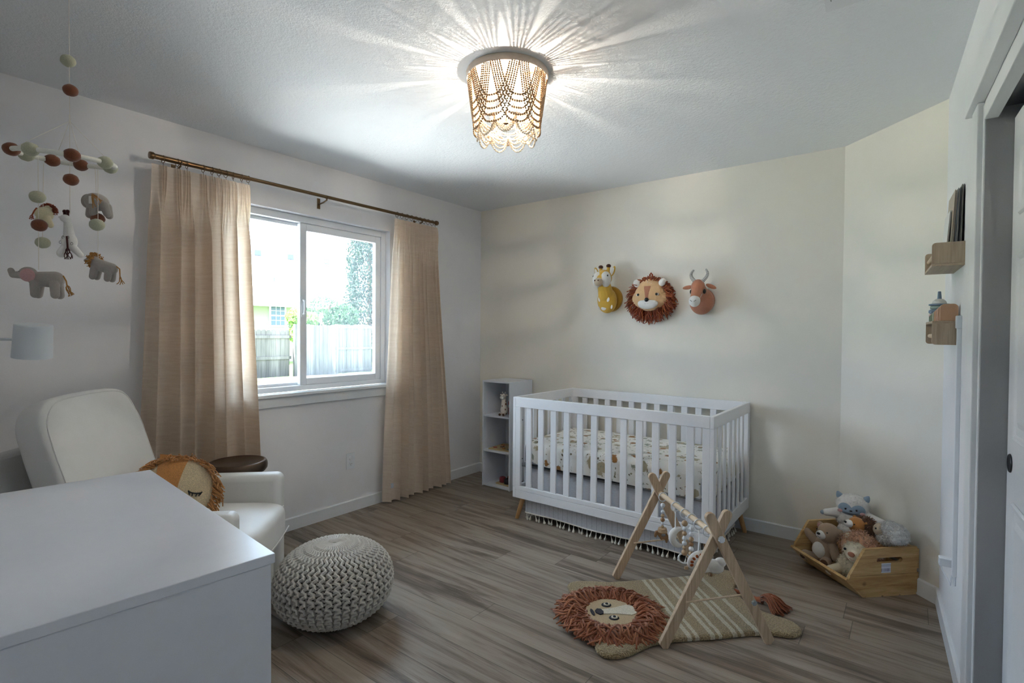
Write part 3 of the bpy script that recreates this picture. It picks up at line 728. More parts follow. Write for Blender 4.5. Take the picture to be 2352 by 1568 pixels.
sn = patch((-.008, -.200, .118), (.034, .034, .033), F_beige, gh, 'snout')
for s in (-1, 1): patch((-.008 + s * .014, -.2325, .128), (.0045, .003, .006), F_brown, sn, 'nostril')
for x, z, a, b in ((.03, -.01, .022, .02), (-.035, -.005, .014, .022), (-.005, -.075, .022, .017), (.052, -.065, .014, .017), (-.05, -.07, .01, .014)):
    dy = .062 * math.sqrt(max(0, 1 - (x / .078) ** 2 - ((z + .015) / .098) ** 2)); patch((x, -.07 - dy + .0035, z), (a, .006, b), F_white, gh, 'spot', (0, 0, -.9 * x / .078))

# wall-mounted lion head
lh = thing('wall_lion_head', 'plush lion face with a rust yarn mane mounted on the wall, middle of three heads', 'plush head', (1.688, 0, 1.592))
def lion_y(x, z): return -.045 - .062 * math.sqrt(max(0.0, 1 - (x / .142) ** 2 - ((z + .01) / .125) ** 2))
plush('face', [('e', (0, -.045, -.025), (.140, .055, .085)), ('e', (0, -.045, .035), (.100, .052, .085)), ('e', (0, -.05, -.01), (.12, .060, .11))], F_tan, lh)
rg = random.Random(5)
for nm, mt_, cnt, rad_ in (('mane', F_rust, 420, .0036), ('mane_highlight', F_rust2, 230, .0034)):
    g = G()
    for i in range(cnt):
        a = rg.uniform(0, 2 * PI); c_, s_ = math.cos(a), math.sin(a); lay = rg.uniform(.004, .06)
        b_ = Vector((.118 * c_, -lay, .100 * s_ - .008)); L = rg.uniform(.05, .09) * (1.0 if s_ < 0 else .8)
        strand(g, b_, (c_ * 1.1, rg.uniform(-.35, .02), s_ - .35), L, rad_, .5, .25, 5, 5, rg)
    g.obj(nm, mt_, lh, angle=180)
g = G().tube([(-.008 + .0, -.03, .12), (-.010, -.03, .150), (0, -.03, .163), (.010, -.03, .150), (.008, -.03, .12)], .006, 8); g.obj('hanging_loop', F_rust, lh)
for s in (-1, 1):
    patch((s * .098, -.062, .088), (.026, .018, .030), F_white, lh, 'ear', (0, s * .5, 0))
    w_ = patch((s * .072, lion_y(s * .072, .0) + .004, .0), (.016, .006, .010), F_white, lh, 'eye_white'); eye(w_, (s * .070, lion_y(s * .07, .001) - .001, .001), (.0095, .004, .0095), name='pupil')
g = G(); g.grid(lambda u, v: Vector(((u - .5) * lerp(.034, .052, v), lion_y((u - .5) * .04, lerp(-.03, .062, v)) - .004 + .004 * (2 * u - 1) ** 2, lerp(-.03, .062, v))), 8, 12); g.obj('nose_bridge', F_terra, lh)
mz = patch((0, lion_y(0, -.062) + .014, -.064), (.078, .024, .042), F_white, lh, 'muzzle'); patch((0, lion_y(0, -.04) - .006, -.038), (.016, .008, .015), M_black, lh, 'nose')
yy_ = lion_y(0, -.062) - .0085
lineobj('mouth', [(-.03, yy_ + .004, -.058), (-.022, yy_ + .001, -.067), (-.01, yy_ - .0005, -.067), (0, yy_, -.06), (.01, yy_ - .0005, -.067), (.022, yy_ + .001, -.067), (.03, yy_ + .004, -.058)], .0009, M_black, mz)
for i in range(9): patch((rg.uniform(-.025, .025), lion_y(0, .085) + .000, rg.uniform(.075, .1)), (.0018, .0016, .0035), F_white, lh, 'fleck')

# wall-mounted antelope head
ah = thing('wall_antelope_head', 'terracotta plush antelope head with striped horns mounted on the wall', 'plush head', (2.062, 0, 1.548))
plush('body', [('e', (0, -.045, -.015), (.083, .055, .092)), ('e', (0, -.02, -.01), (.085, .022, .088)), ('c', (0, -.06, .02), (-.002, -.105, .075), .058, .046), ('e', (-.002, -.115, .075), (.047, .050, .058)), ('c', (-.002, -.125, .06), (-.004, -.165, .0), .041, .034)], F_terra, ah)
mz = patch((-.004, -.178, -.018), (.037, .036, .042), F_white, ah, 'muzzle', (-.4, 0, 0))
for s in (-1, 1): lineobj('nostril', [(-.004 + s * .006, -.214, -.024), (-.004 + s * .020, -.209, -.014)], .0016, M_black, mz)
lineobj('mouth', [(-.018, -.206, -.034), (-.004, -.211, -.030), (-.004, -.208, -.043), (.006, -.203, -.047)], .0012, M_black, mz)
def horn(s):
    pts = []; rd = []
    for i in range(15):
        t = i / 14; a = t * 1.9; pts.append((s * (.022 + .052 * math.sin(a * .8) * .8), -.11 + .012 * t, .118 + .085 * t)); rd.append(lerp(.0125, .005, t))
    pts = [(s * (.024 + .030 * math.sin(PI * .9 * i / 14) + .004 * i / 14), -.112 + .02 * (i / 14), .115 + .088 * (i / 14) ** .9) for i in range(15)]
    h_ = G().tube(pts, rd, 12).obj('horn', F_white, ah); h2 = G()
    for i in range(1, 14):
        p = Vector(pts[i]); t = (Vector(pts[i + 1]) - Vector(pts[i - 1])).normalized(); m = t.to_track_quat('Z', 'Y').to_matrix().to_4x4(); m.translation = p
        h2.T = m; h2.tube([(rd[i] * 1.03 * math.cos(q_), rd[i] * 1.03 * math.sin(q_), 0) for q_ in [2 * PI * k / 12 for k in range(12)]], .0014, 5, closed=True)
    h2.obj('stripes', M_black, h_)
for s in (-1, 1):
    horn(s); patch((s * .078, -.095, .082), (.038, .008, .014), F_terra, ah, 'ear', (0, s * .12 + (.3 if s > 0 else 0), 0))
    ey = patch((s * .044, -.125, .048), (.010, .016, .017), M_black, ah, 'eye')
lineobj('thread', [(.036, -.15, .03), (.028, -.17, .0)], .0009, F_white, ah)

# ------------------------------------------------------------------ hanging mobile
K = .0012542
def MP(px, py, w=0): return Vector(((px - 1176) / 1196.4 * (1.5 + w) - (158 - 1176) / 1196.4 * 1.5, w, (766 - py) / 1196.4 * (1.5 + w) + 1.306 - 2.44))
mb = thing('nursery_mobile', 'felt nursery mobile hanging from the ceiling with elephants, lions and a giraffe', 'mobile', (1.282, -3.292, 2.44), R(37.38))
F_felt = fabric('sage_felt_ball', 'b4b49c', 500, .15); F_feltb = fabric('chestnut_felt_ball', '7a4a34', 500, .2); M_cord = fabric('cotton_cord', 'e6e0d6', 900, .05); F_ring = fabric('cream_wrapped_ring', 'e8e6dc', 500, .05)
hoopc = MP(148, 373); HR = .113; tilt = Matrix.Rotation(R(6), 3, 'X') @ Matrix.Rotation(R(5), 3, 'Y')
def hp(a, r=HR): return hoopc + tilt @ Vector((r * math.cos(a), r * math.sin(a), 0))
G().tube([hp(2 * PI * i / 72) for i in range(72)], .0068, 10, closed=True).obj('hoop', F_ring, mb)
def ball(c, r, m): 
    rg_ = random.Random(int(c[0] * 9999)); g = G()
    def f(u, v):
        a = 2 * PI * u; b = -PI / 2 + PI * v; n_ = Vector((math.cos(b) * math.cos(a), math.cos(b) * math.sin(a), math.sin(b)))
        return Vector(c) + Vector((n_.x * r * 1.0, n_.y * r * 1.0, n_.z * r * .9)) * (1 + .05 * noise.noise(n_ * 2.5 + Vector(c) * 30))
    g.grid(f, 20, 12, closed=True); return g.obj('felt_ball', m, mb)
for px, py, m in ((155, 150, F_felt), (160, 217, F_feltb)): ball(MP(px, py), .0185, m)
for k, a in enumerate([PI, 1.95, 1.35 - .25, 0, -.75, -1.55, -2.35, 2.55]):
    ball(hp(a), .0195, F_felt if k in (0, 3, 5, 2) else F_feltb)
top = MP(158, 287)
g = G(); g.tube([(0, 0, 0), top], .0008, 5); g.tube([top + Vector((0, 0, .018)), top], .0018, 5)
for a in (2.5, -2.3, .35, -.6): g.tube([top, hp(a, HR)], .0007, 5)
lines = {}
g.tube([top, MP(157, 500)], .0008, 5)
for x0, y0, x1, y1, w in ((84, 370, 84, 628, -.06), (97, 385, 94, 556, .05), (216, 395, 218, 450, .06), (222, 395, 221, 600, -.04)): g.tube([MP(x0, y0, w), MP(x1, y1, w)], .0008, 5)
g.obj('strings', M_cord, mb)
for px, py, w, m in ((160, 421, 0, F_feltb), (82, 461, -.06, F_felt), (86, 526, -.06, F_feltb), (94, 566, .05, F_felt), (221, 510, .06, F_feltb), (219, 524, -.04, F_felt)): ball(MP(px, py, w), .0185, m)
def quad(name, c, sz, mat, prims, rot=(0, 0, 0)):
    o = soft(G(), [((p[0], tuple(x * sz for x in p[1]), tuple(x * sz for x in p[2])) + ((p[3],) if len(p) > 3 else ())) if p[0] == 'e' else (p[0], tuple(x * sz for x in p[1]), tuple(x * sz for x in p[2]), p[3] * sz, p[4] * sz) for p in prims]).obj(name, mat, mb, voxel=.0016, relax=3)
    o.location = c; o.rotation_euler = rot; return o
Z = lambda px, py: ((px) * K, (py) * K)
# lower grey elephant, head to the left   (units = metres, x right, z up)
EL = [('c', (-.018, 0, 0), (.028, 0, .0), .020, .023), ('e', (-.040, 0, .012), (.022, .019, .020)), ('c', (-.052, 0, .010), (-.078, 0, .008), .012, .0085), ('c', (-.078, 0, .008), (-.084, 0, .020), .0085, .0075)] + [('c', (x, y, -.01), (x + dx, y * 1.1, -.043), .0115, .0105) for x, y, dx in ((-.018, .012, -.004), (-.014, -.012, .003), (.03, .012, .004), (.036, -.012, .004))]
e1 = quad('elephant', MP(95, 650, -.06), 1, F_grey, EL, (0, R(2), R(6)))
G().ell((-.026, -.021, .008), (.020, .005, .018), (0, .3, 0), 16, 10).obj('ear', F_pink, e1); eye(e1, (-.052, -.014, .017), .0016)
g = G(); g.tube([(.050, 0, .012), (.058, 0, -.002), (.062, -.002, -.015)], .0018, 5)
for i in range(6): strand(g, (.062, -.002, -.014), (.2 + .13 * i, -.1, -1), .032, .0013, .4)
g.obj('tail', F_yarn, e1)
# upper elephant seen from behind
e2 = quad('elephant', MP(213, 472, .06), 1, F_grey, [('e', (.008, 0, 0), (.028, .036, .026)), ('e', (-.024, .02, .008), (.018, .018, .017)), ('e', (-.042, .03, .010), (.020, .014, .022))] + [('c', (x, y, -.01), (x + dx, y, -.036), .0125, .0105) for x, y, dx in ((-.016, .01, -.006), (.008, -.012, .0), (.022, .022, .006), (.034, -.006, .01))])
g = G()
for i in range(6): strand(g, (.022, -.034, .016), (.3 + .28 * i, -.3, -.55 - .1 * (5 - i)), .036, .0014, .3, .3)
g.obj('tail', F_yarn, e2); G().box((.016, -.040, -.014), (.026, -.039, .008)).obj('fabric_tag', F_white, e2)
# lower lion, head to the left
l1 = quad('lion', MP(232, 620, -.04), 1, F_grey, [('c', (-.016, 0, .004), (.024, 0, -.003), .0165, .0165), ('e', (-.030, 0, .014), (.016, .015, .016)), ('c', (-.042, 0, .012), (-.050, 0, .010), .008, .005)] + [('c', (x, y, -.008), (x + dx, y, -.032), .0095, .0085) for x, y, dx in ((-.018, .009, -.002), (-.016, -.009, -.002), (.022, .009, .002), (.024, -.009, .0))], (0, R(8), 0))
g = G(); rr0 = random.Random(3)
for i in range(150):
    a = rr0.uniform(0, 2 * PI); strand(g, (-.027 + rr0.uniform(-.004, .008), .010 * math.cos(a), .014 + .010 * math.sin(a)), (rr0.uniform(-.5, .4), math.cos(a), math.sin(a)), .014, .0014, .6, .1, 3, 4, rr0)
g.obj('mane', F_yarn, l1)
g = G(); g.tube([(.038, 0, .006), (.048, 0, .0), (.052, 0, -.022)], .0016, 5)
for dx in (-.3, .1, .5, .8): strand(g, (.052, 0, -.020), (dx, 0, -1), .024, .0013, .3)
g.obj('tail', F_yarn, l1)
# cream lion seen from behind
l2 = quad('lion', MP(96, 500, .05), 1, F_cream, [('e', (.002, 0, .0), (.020, .026, .020)), ('c', (-.008, 0, -.008), (-.018, .0, -.026), .010, .009), ('c', (.010, -.004, -.008), (.026, -.006, -.034), .011, .0085), ('e', (.0, .02, .016), (.016, .016, .014))])
g = G()
for i in range(140):
    a = rr0.uniform(-.4, PI + .4); strand(g, (.0 + .012 * math.cos(a), .016, .012 + .010 * math.sin(a)), (math.cos(a), rr0.uniform(-.6, .5), math.sin(a)), .015, .0016, .5, .1, 3, 4, rr0)
g.obj('mane', F_rust, l2)
g = G(); g.tube([(.004, -.026, .012), (.0, -.030, .002), (-.006, -.031, -.012)], .002, 5)
for i in range(5): strand(g, (-.006, -.031, -.01), (-.8 + .35 * i, 0, -1), .014, .0012, .3)
g.obj('tail', F_rust, l2)
# giraffe, neck up
g1 = quad('giraffe', MP(155, 560, 0), 1, F_white, [('e', (.0, 0, -.004), (.020, .018, .026)), ('c', (.0, 0, .012), (-.004, 0, .052), .014, .0095), ('e', (-.008, -.004, .062), (.013, .012, .011)), ('c', (-.012, 0, .066), (-.026, -.004, .066), .005, .0025), ('c', (-.006, 0, -.02), (-.018, -.004, -.038), .014, .013), ('c', (.008, 0, -.018), (.032, .0, -.042), .011, .008)])
for x in (-.013, -.004):
    h_ = G(); h_.tube([(x, 0, .070), (x, 0, .080)], .0035, 8); h_.ell((x, 0, .083), .0052); h_.obj('horn', F_darky, g1)
g = G(); g.tube([(.008, -.018, .008), (.012, -.021, -.01), (.014, -.022, -.026)], .0026, 6)
for i in range(7): strand(g, (.014, -.022, -.024), (-.3 + .12 * i, 0, -1), .034, .0014, .35)
g.obj('tail', F_darky, g1)
for x, z in ((-.004, .006), (.009, .006), (-.014, -.008), (.018, -.012)):
    G().tube([(x + .0035 * math.cos(a), -.0175 + abs(x) * .25, z + .0035 * math.sin(a)) for a in [2 * PI * i / 10 for i in range(10)]], .0006, 4, closed=True).obj('spot', M_black, g1)

# ------------------------------------------------------------------ floor lamp at the left edge
fl = thing('floor_lamp', 'white floor reading lamp with a cylinder shade, cut off at the left edge', 'floor lamp', (.36, -3.50, 0), R(37.38))
M_lampw = plain('white_lamp_metal', 'dfe6ec', .35, .01)
lc = Vector((.3195, .052, 1.268)) if False else None
from_local = Matrix.Rotation(R(-37.38), 4, 'Z')
sc_w = Vector((.545, -3.245, 1.262)) - Vector((.36, -3.50, 0)); sl = from_local @ sc_w
mt_ = Matrix.Translation(sl) @ Matrix.Rotation(R(7), 4, 'Y') @ Matrix.Rotation(R(4), 4, 'X')
sh = G().lathe([(.0, .064), (.054, .064), (.057, .061), (.0605, -.064), (.0575, -.064), (.0545, .058), (0, .060)], 48, mt_, cap=False).obj('lamp_shade', M_lampw, fl)
G().lathe([(0, -.050), (.0575, -.050)], 40, mt_, cap=False).obj('diffuser', plain('frosted_diffuser', 'b9c0c6', .5), sh)
jx = sl + Vector((-.060, 0, .005))
G().tube([jx, jx + Vector((-.05, 0, 0)), jx + Vector((-.15, 0, .0)), Vector((0, 0, jx.z))], .0055, 12).obj('arm', M_lampw, fl)
G().tube([(0, 0, .02), (0, 0, 1.32)], .009, 14).obj('pole', M_lampw, fl)
G().lathe([(.12, 0), (.122, .006), (.118, .018), (.02, .022)], 40).obj('base', M_lampw, fl)

# ------------------------------------------------------------------ lion cushion on the armchair
F_boucle = fabric('cream_boucle', 'd8c4a0', 260, .25, .9); F_boucleo = fabric('orange_boucle', 'c58a50', 260, .25, .9); F_fringe = fabric('orange_fringe_yarn', 'c98f56', 600, .15)
lcu = thing('lion_cushion', 'round lion-face cushion with orange yarn fringe on the armchair seat', 'cushion', (.645, -2.795, .588), rot=(R(-24), R(10), R(56)))
CR = .152
def cu_y(x, z): q_ = 1 - (x * x + z * z) / (CR * CR); return -.065 * math.sqrt(max(0, q_)) ** .8
g = G(); g.ell((0, 0, 0), (CR, .066, CR), None, 48, 32); g.obj('cushion_body', F_boucle, lcu)
g = G(); g.grid(lambda u, v: (lambda x, z: Vector((x, cu_y(x, z) - .004, z)))((u - .5) * (.075 + .05 * v ** 2) - .02 - .02 * v, lerp(-.12, .16, v)), 12, 24); g.obj('forehead_stripe', F_boucleo, lcu)
rg = random.Random(11); g = G()
for i in range(420):
    a = rg.uniform(-.7, PI + .7); L = rg.uniform(.04, .062)
    strand(g, ((CR - .01) * math.cos(a), rg.uniform(-.02, .02), (CR - .01) * math.sin(a)), (math.cos(a) + rg.uniform(-.5, .5), rg.uniform(-.9, .2), math.sin(a) * .6 - .25), L, .0030, .5, .45, 5, 5, rg)
g.obj('fringe', F_fringe, lcu, angle=180)
for s in (-1, 1):
    g = G(); ex = s * .078 + .006; pts = [(ex + .026 * math.cos(a), cu_y(ex + .026 * math.cos(a), .0) - .004, .006 - .009 * math.sin(a)) for a in [PI * i / 10 for i in range(11)]]; g.tube(pts, .0028, 6)
    for i in range(0, 11, 2): p = Vector(pts[i]); g.tube([p, p + Vector(((i - 5) * .0012, -.001, -.014))], .0024, 5)
    g.obj('closed_eye', M_black, lcu)
# ------------------------------------------------------------------ play gym
M_pine = wood('pine_gym_wood', 'b0967a', 'd8c0a4', 2, 1.2, .55, .15, 70)
M_dowel = wood('pale_dowel_wood', 'cdb497', 'e2cdb2', 0, 1, .5, .05, 60)
GA, GB = Vector((2.16, -1.03, 0)), Vector((2.59, -1.467, 0)); GM = (GA + GB) / 2; GL = (GB - GA).length; GZ = .458; GR = math.atan2(GB.y - GA.y, GB.x - GA.x)
gy = thing('baby_gym', 'wooden A-frame baby play gym standing over the lion rug', 'baby gym', (GM.x, GM.y, 0), GR)
for e in (-1, 1):
    for s in (-1, 1):
        # leg s: foot at y = -s*.235 ... top at y = +s*.05
        foot, top_ = Vector((0, -s * .235, 0)), Vector((0, s * .052, .565)); dv = (top_ - foot); L = dv.length; ang = math.atan2(dv.y, dv.z)
        xo = e * GL / 2 - s * .0105
        w2, t2 = .021, .0100
        prof = [(-w2, .002), (w2, .002)] + [(w2 * math.cos(a), L - w2 + w2 * math.sin(a)) for a in [PI * i / 10 for i in range(11)]]
        prof[0] = (-w2, w2 * math.tan(ang)); prof[1] = (w2, -w2 * math.tan(ang))
        M_ = Matrix.Translation((xo, foot.y, 0)) @ Matrix.Rotation(-ang, 4, 'X') @ Mx((0, 0, 0), (0, 1, 0), (0, 0, 1), (1, 0, 0))
        G().prism([(a, b) for a, b in prof], -t2, t2, M_).obj('leg', M_pine, gy, smooth=False, bevel=.002)
    yb = .235 * (1 - .19 / .458)
    G().tube([(e * GL / 2, -yb, .19), (e * GL / 2, yb, .21)], .0042, 10).obj('brace', M_dowel, gy)
    kn = Matrix.Translation((e * (GL / 2 + .022), 0, GZ)) @ Matrix.Rotation(e * PI / 2, 4, 'Y')
    g = G(); g.prism([((.0145 if i % 2 else .0115) * math.cos(2 * PI * i / 16), (.0145 if i % 2 else .0115) * math.sin(2 * PI * i / 16)) for i in range(16)], 0, .012, kn); g.obj('knob', M_vinyl, gy, bevel=.001)
kn = Matrix.Translation((GL / 2 + .022, .150, .185)) @ Matrix.Rotation(PI / 2, 4, 'Y')
G().prism([((.0115 if i % 2 else .009) * math.cos(2 * PI * i / 16), (.0115 if i % 2 else .009) * math.sin(2 * PI * i / 16)) for i in range(16)], 0, .010, kn).obj('knob', glass_mat('clear_plastic_knob', .35), gy)
G().tube([(-GL / 2, 0, GZ), (GL / 2, 0, GZ)], .0125, 20).obj('dowel', M_dowel, gy)
M_wb = plain('natural_wood_bead', 'c4a582', .5, .08, 60); M_wb2 = plain('brown_wood_bead', '9c7550', .5, .08, 60); M_sil = plain('white_silicone', 'e8eaec', .45, .01); M_pk = plain('blush_silicone', 'c9a698', .5, .02)
def hang(name, label, cat, t, group=None, rz=R(37)):
    p = GA.lerp(GB, t); o = thing(name, label, cat, (p.x, p.y, GZ), rz, group)
    d = Matrix.Rotation(GR - rz, 3, 'Z') @ Vector((0, 1, 0))
    G().tube([d * (.0225 * math.cos(a)) + Vector((0, 0, -.0085 + .0225 * math.sin(a))) for a in [2 * PI * i / 32 for i in range(32)]], .0026, 8, closed=True).obj('hanging_ring', M_vinyl, o); return o
def beads(o, seq, z0):
    z = z0
    for ty, r in seq:
        m = {'w': M_sil, 'n': M_wb, 'b': M_wb2, 'p': M_pk, 'h': M_sil, 'g': M_wb2}[ty]
        if ty in 'hg': G().ell((0, 0, z - r), r * 1.05, nu=6, nv=4).obj('bead', m, o, smooth=False)
        else: G().ell((0, 0, z - r), r, nu=14, nv=10).obj('bead', m, o)
        z -= 2 * r
    return z
o = hang('elephant_teether', 'string of beads with a brown wooden elephant, hung at the far end of the gym', 'hanging toy', .085)
G().tube([(0, 0, -.03), (0, 0, -.19)], .001, 5).obj('cord', M_cord, o)
z = beads(o, [('h', .0125)], -.040); z = beads(o, [('w', .0100), ('n', .0100), ('b', .0115), ('w', .0085), ('n', .0075)], z - .012)
for k in range(3): G().lathe([(0, 0), (.021 + .002 * k, 0), (.022 + .002 * k, -.003), (.021 + .002 * k, -.0065), (0, -.0065)], 24, Matrix.Translation((0, 0, z - .007 * k)), cap=False).obj('rattle_disc', M_wb, o)
ez = z - .020
ep = [(-.052, .004), (-.045, .016), (-.028, .018), (-.012, .012), (.01, .014), (.03, .006), (.038, -.012), (.036, -.030), (.032, -.046), (.022, -.046), (.018, -.030), (.004, -.026), (-.006, -.030), (-.012, -.030), (-.018, -.018), (-.026, -.012), (-.034, -.002), (-.040, -.014), (-.050, -.018), (-.055, -.010)]
G().prism([(x * .8, y_) for x, y_ in ep], -.006, .006, Mx((0, 0, ez - .012), (1, 0, 0), (0, 0, 1), (0, 1, 0))).obj('wooden_elephant', M_wb2, o, bevel=.003)
G().ell((.004, -.0055, ez - .016), (.012, .003, .009)).obj('elephant_inlay', M_steel, o)
o = hang('moon_toy', 'white plush crescent moon on a ribbon hanging from the gym', 'hanging toy', .335)
G().tube([(0, 0, -.030), (0, .0, -.115)], .0068, 8, flat=.3).obj('ribbon', F_white, o)
mp = []; n = 16
for i in range(n + 1): a = R(62 + 236 * i / n); mp.append((.026 + .040 * math.cos(a) * 1.02, .0, -.160 + .042 * math.sin(a)))
G().tube(mp, [max(.004, .0185 * math.sin(PI * (i + .35) / (n + .7)) ** .75) for i in range(n + 1)], 14).obj('moon', F_white, o)
o = hang('bead_string', 'wood and white bead string ending in a white ring, hanging from the gym', 'hanging toy', .50)
G().tube([(0, 0, -.03), (0, 0, -.175)], .001, 5).obj('cord', M_cord, o)
z = beads(o, [('n', .0145), ('w', .0115), ('n', .0110), ('h', .0120), ('w', .0115), ('n', .0095), ('n', .0145)], -.040)
G().tube([(.028 * math.cos(a), .012 * math.sin(a), z - .014 + .018 * math.sin(a)) for a in [2 * PI * i / 32 for i in range(32)]], .0036, 8, closed=True).obj('teething_ring', M_sil, o)
o = hang('bead_string', 'faceted white and wooden bead string with a blush tail, right of the ringed string', 'hanging toy', .612)
G().tube([(0, 0, -.03), (0, 0, -.17)], .001, 5).obj('cord', M_cord, o)
z = beads(o, [('h', .0135), ('w', .0115), ('n', .0115), ('b', .0110), ('w', .0115), ('n', .0115), ('p', .0085)], -.042)
G().tube([(0, 0, z), (-.012, 0, z - .018), (-.018, 0, z - .03)], [.007, .006, .003], 8).obj('tail', M_pk, o)
o = hang('sun_toy', 'white plush half sun with rust petals, hanging near the front leg of the gym', 'hanging toy', .725)
G().tube([(0, 0, -.030), (.004, 0, -.07), (0, .0, -.128)], .0075, 8, flat=.3).obj('ribbon', F_white, o)
F_rustf = fabric('rust_felt', 'a04e22', 500)
hs = [(-.062 + .124 * i / 20, 0) for i in range(21)]; sp_ = [(.062 * math.cos(a), .062 * math.sin(a)) for a in [PI * i / 20 for i in range(21)]]
g = G(); g.ell((.006, 0, -.172), (.058, .019, .044), (0, R(-22), 0), 28, 18); so = g.obj('sun_pillow', F_white, o)
rm = Matrix.Rotation(R(-22), 3, 'Y')
for i in range(7):
    a = R(170 - 24 * i); c = rm @ Vector((.043 * math.cos(a), 0, .034 * math.sin(a) - .006)) + Vector((.006, -.0145, -.172))
    G().ell(c, (.0085, .004, .0062), (0, -a + R(-22), 0), 10, 8).obj('petal', F_rustf, so)
c = rm @ Vector((0, 0, -.006)) + Vector((.006, -.017, -.172)); G().ell(c, (.023, .004, .018), (0, R(-22), 0), 16, 10).obj('sun_disc', F_rustf, so)
G().box((-.062, -.004, -.214), (-.045, .004, -.200)).obj('wooden_tab', M_wb, o, bevel=.002)
o = hang('bird_toy', 'white plush bird hanging behind the front leg of the gym', 'hanging toy', .86)
G().tube([(0, 0, -.03), (.01, .0, -.13)], .006, 8, flat=.3).obj('ribbon', F_white, o)
plush('bird_body', [('e', (.03, .01, -.165), (.048, .022, .030), (0, .35, 0)), ('e', (.060, .012, -.150), (.026, .018, .022)), ('c', (.0, .01, -.175), (-.03, .01, -.19), .018, .010)], F_white, o, .002, 4)
G().lathe([(.004, 0), (.008, -.008), (.006, -.012)], 10, Matrix.Translation((.02, .01, -.197))).obj('bird_foot', M_wb2, o)

# ------------------------------------------------------------------ lion rug
def rug_mat():
    t = NT('sand_and_ivory_rug_pile'); p = t.obj(); X, Y, Z = t.xyz(p); n = t.noise(p, 170, 2, .6); n2 = t.noise(p, 30, 3)
    sand = t.ramp(n, [(.3, hexc('7c6a4c')), (.7, hexc('c2ac84'))]); iv = t.ramp(n, [(.3, hexc('b8ad94')), (.7, hexc('e0d8c2'))])
    xx = t.math('ADD', X, t.math('MULTIPLY', t.math('SUBTRACT', n2, .5), .012)); fr = t.math('FRACT', t.math('DIVIDE', t.math('SUBTRACT', xx, .262), .104))
    s1 = t.math('LESS_THAN', fr, .20); s2 = t.math('MULTIPLY', t.math('GREATER_THAN', fr, .36), t.math('LESS_THAN', fr, .52)); st_ = t.math('MAXIMUM', s1, s2)
    band = t.math('MULTIPLY', t.math('GREATER_THAN', X, .262), t.math('LESS_THAN', X, .60)); yy = t.math('LESS_THAN', t.math('ABSOLUTE', t.math('ADD', Y, .02)), .232)
    f = t.math('MULTIPLY', t.math('MULTIPLY', st_, band), 1.0)
    paw = t.math('MULTIPLY', t.math('LESS_THAN', X, -.03), t.math('GREATER_THAN', t.math('FRACT', t.math('MULTIPLY', Y, 30)), .5))
    t.base(t.mix(f, sand, iv)); t.bump(n, 1.0, .012); t.set(Roughness=1.0, Specular_IOR_Level=.05, Sheen_Weight=.3); return t.m
M_rug = rug_mat(); M_mane = fabric('rust_rug_yarn', '8e5236', 700, .25); M_mane2 = fabric('pale_rust_rug_yarn', 'ac704e', 700, .2)
F_ivp = fabric('ivory_rug_pile', 'cfc6b2', 260, .25, .9); F_sandp = fabric('sand_rug_pile', 'b39c78', 260, .25, .9); F_blkp = fabric('black_rug_pile', '1e1a20', 400, .2)
RO = Vector((2.147, -1.555, 0)); ru = thing('lion_rug', 'lion-shaped rug with striped body and shaggy rust mane on the floor under the gym', 'rug', RO, R(45))
outw = [(1.836, -1.432), (1.845, -1.385), (1.885, -1.350), (1.94, -1.308), (2.0, -1.279), (2.097, -1.173), (2.213, -1.05), (2.30, -.945), (2.355, -0.905), (2.363, -0.805), (2.40, -.765), (2.445, -0.750), (2.489, -0.763), (2.513, -.81), (2.515, -0.88), (2.525, -0.945), (2.56, -1.005), (2.62, -1.06), (2.69, -1.095), (2.761, -1.094), (2.82, -1.10), (2.855, -1.135), (2.86, -1.18), (2.835, -1.225), (2.765, -1.245), (2.675, -1.322), (2.566, -1.444), (2.450, -1.552), (2.372, -1.652), (2.341, -1.763), (2.305, -1.815), (2.265, -1.842), (2.225, -1.835), (2.195, -1.80), (2.18, -1.742), (2.10, -1.66), (1.98, -1.55), (1.90, -1.49)]
rm = Matrix.Rotation(R(-45), 3, 'Z'); loop = [rm @ (Vector((x, y, 0)) - RO) for x, y in outw]
def chaikin(L):
    o_ = []
    for i in range(len(L)): a, b = L[i], L[(i + 1) % len(L)]; o_ += [a.lerp(b, .25), a.lerp(b, .75)]
    return o_
loop = chaikin(chaikin(loop)); cen = sum(loop, Vector()) / len(loop); n = len(loop); vs_ = []; fs = []
nr = [(loop[(i + 1) % n] - loop[i - 1]).cross(Vector((0, 0, 1))).normalized() for i in range(n)]
if (loop[0] - cen).dot(nr[0]) < 0: nr = [-x for x in nr]
rgr = random.Random(2)
for off, z in ((-.008, .0), (.002, .004), (.003, .014), (-.004, .021), (-.014, .0235), (-.03, .024)):
    for i in range(n): j = .0012 * math.sin(i * 2.1) ; p = loop[i] + nr[i] * (off + j); vs_.append((p.x, p.y, z + .001 * noise.noise(p * 20)))
for r_ in range(5):
    for i in range(n): fs.append((r_ * n + i, r_ * n + (i + 1) % n, r_ * n + n + (i + 1) % n, r_ * n + n + i))
fs.append(tuple(5 * n + i for i in range(n))); fs.append(tuple(range(n))[::-1])
G().add(vs_, fs).obj('rug_body', M_rug, ru, angle=60)
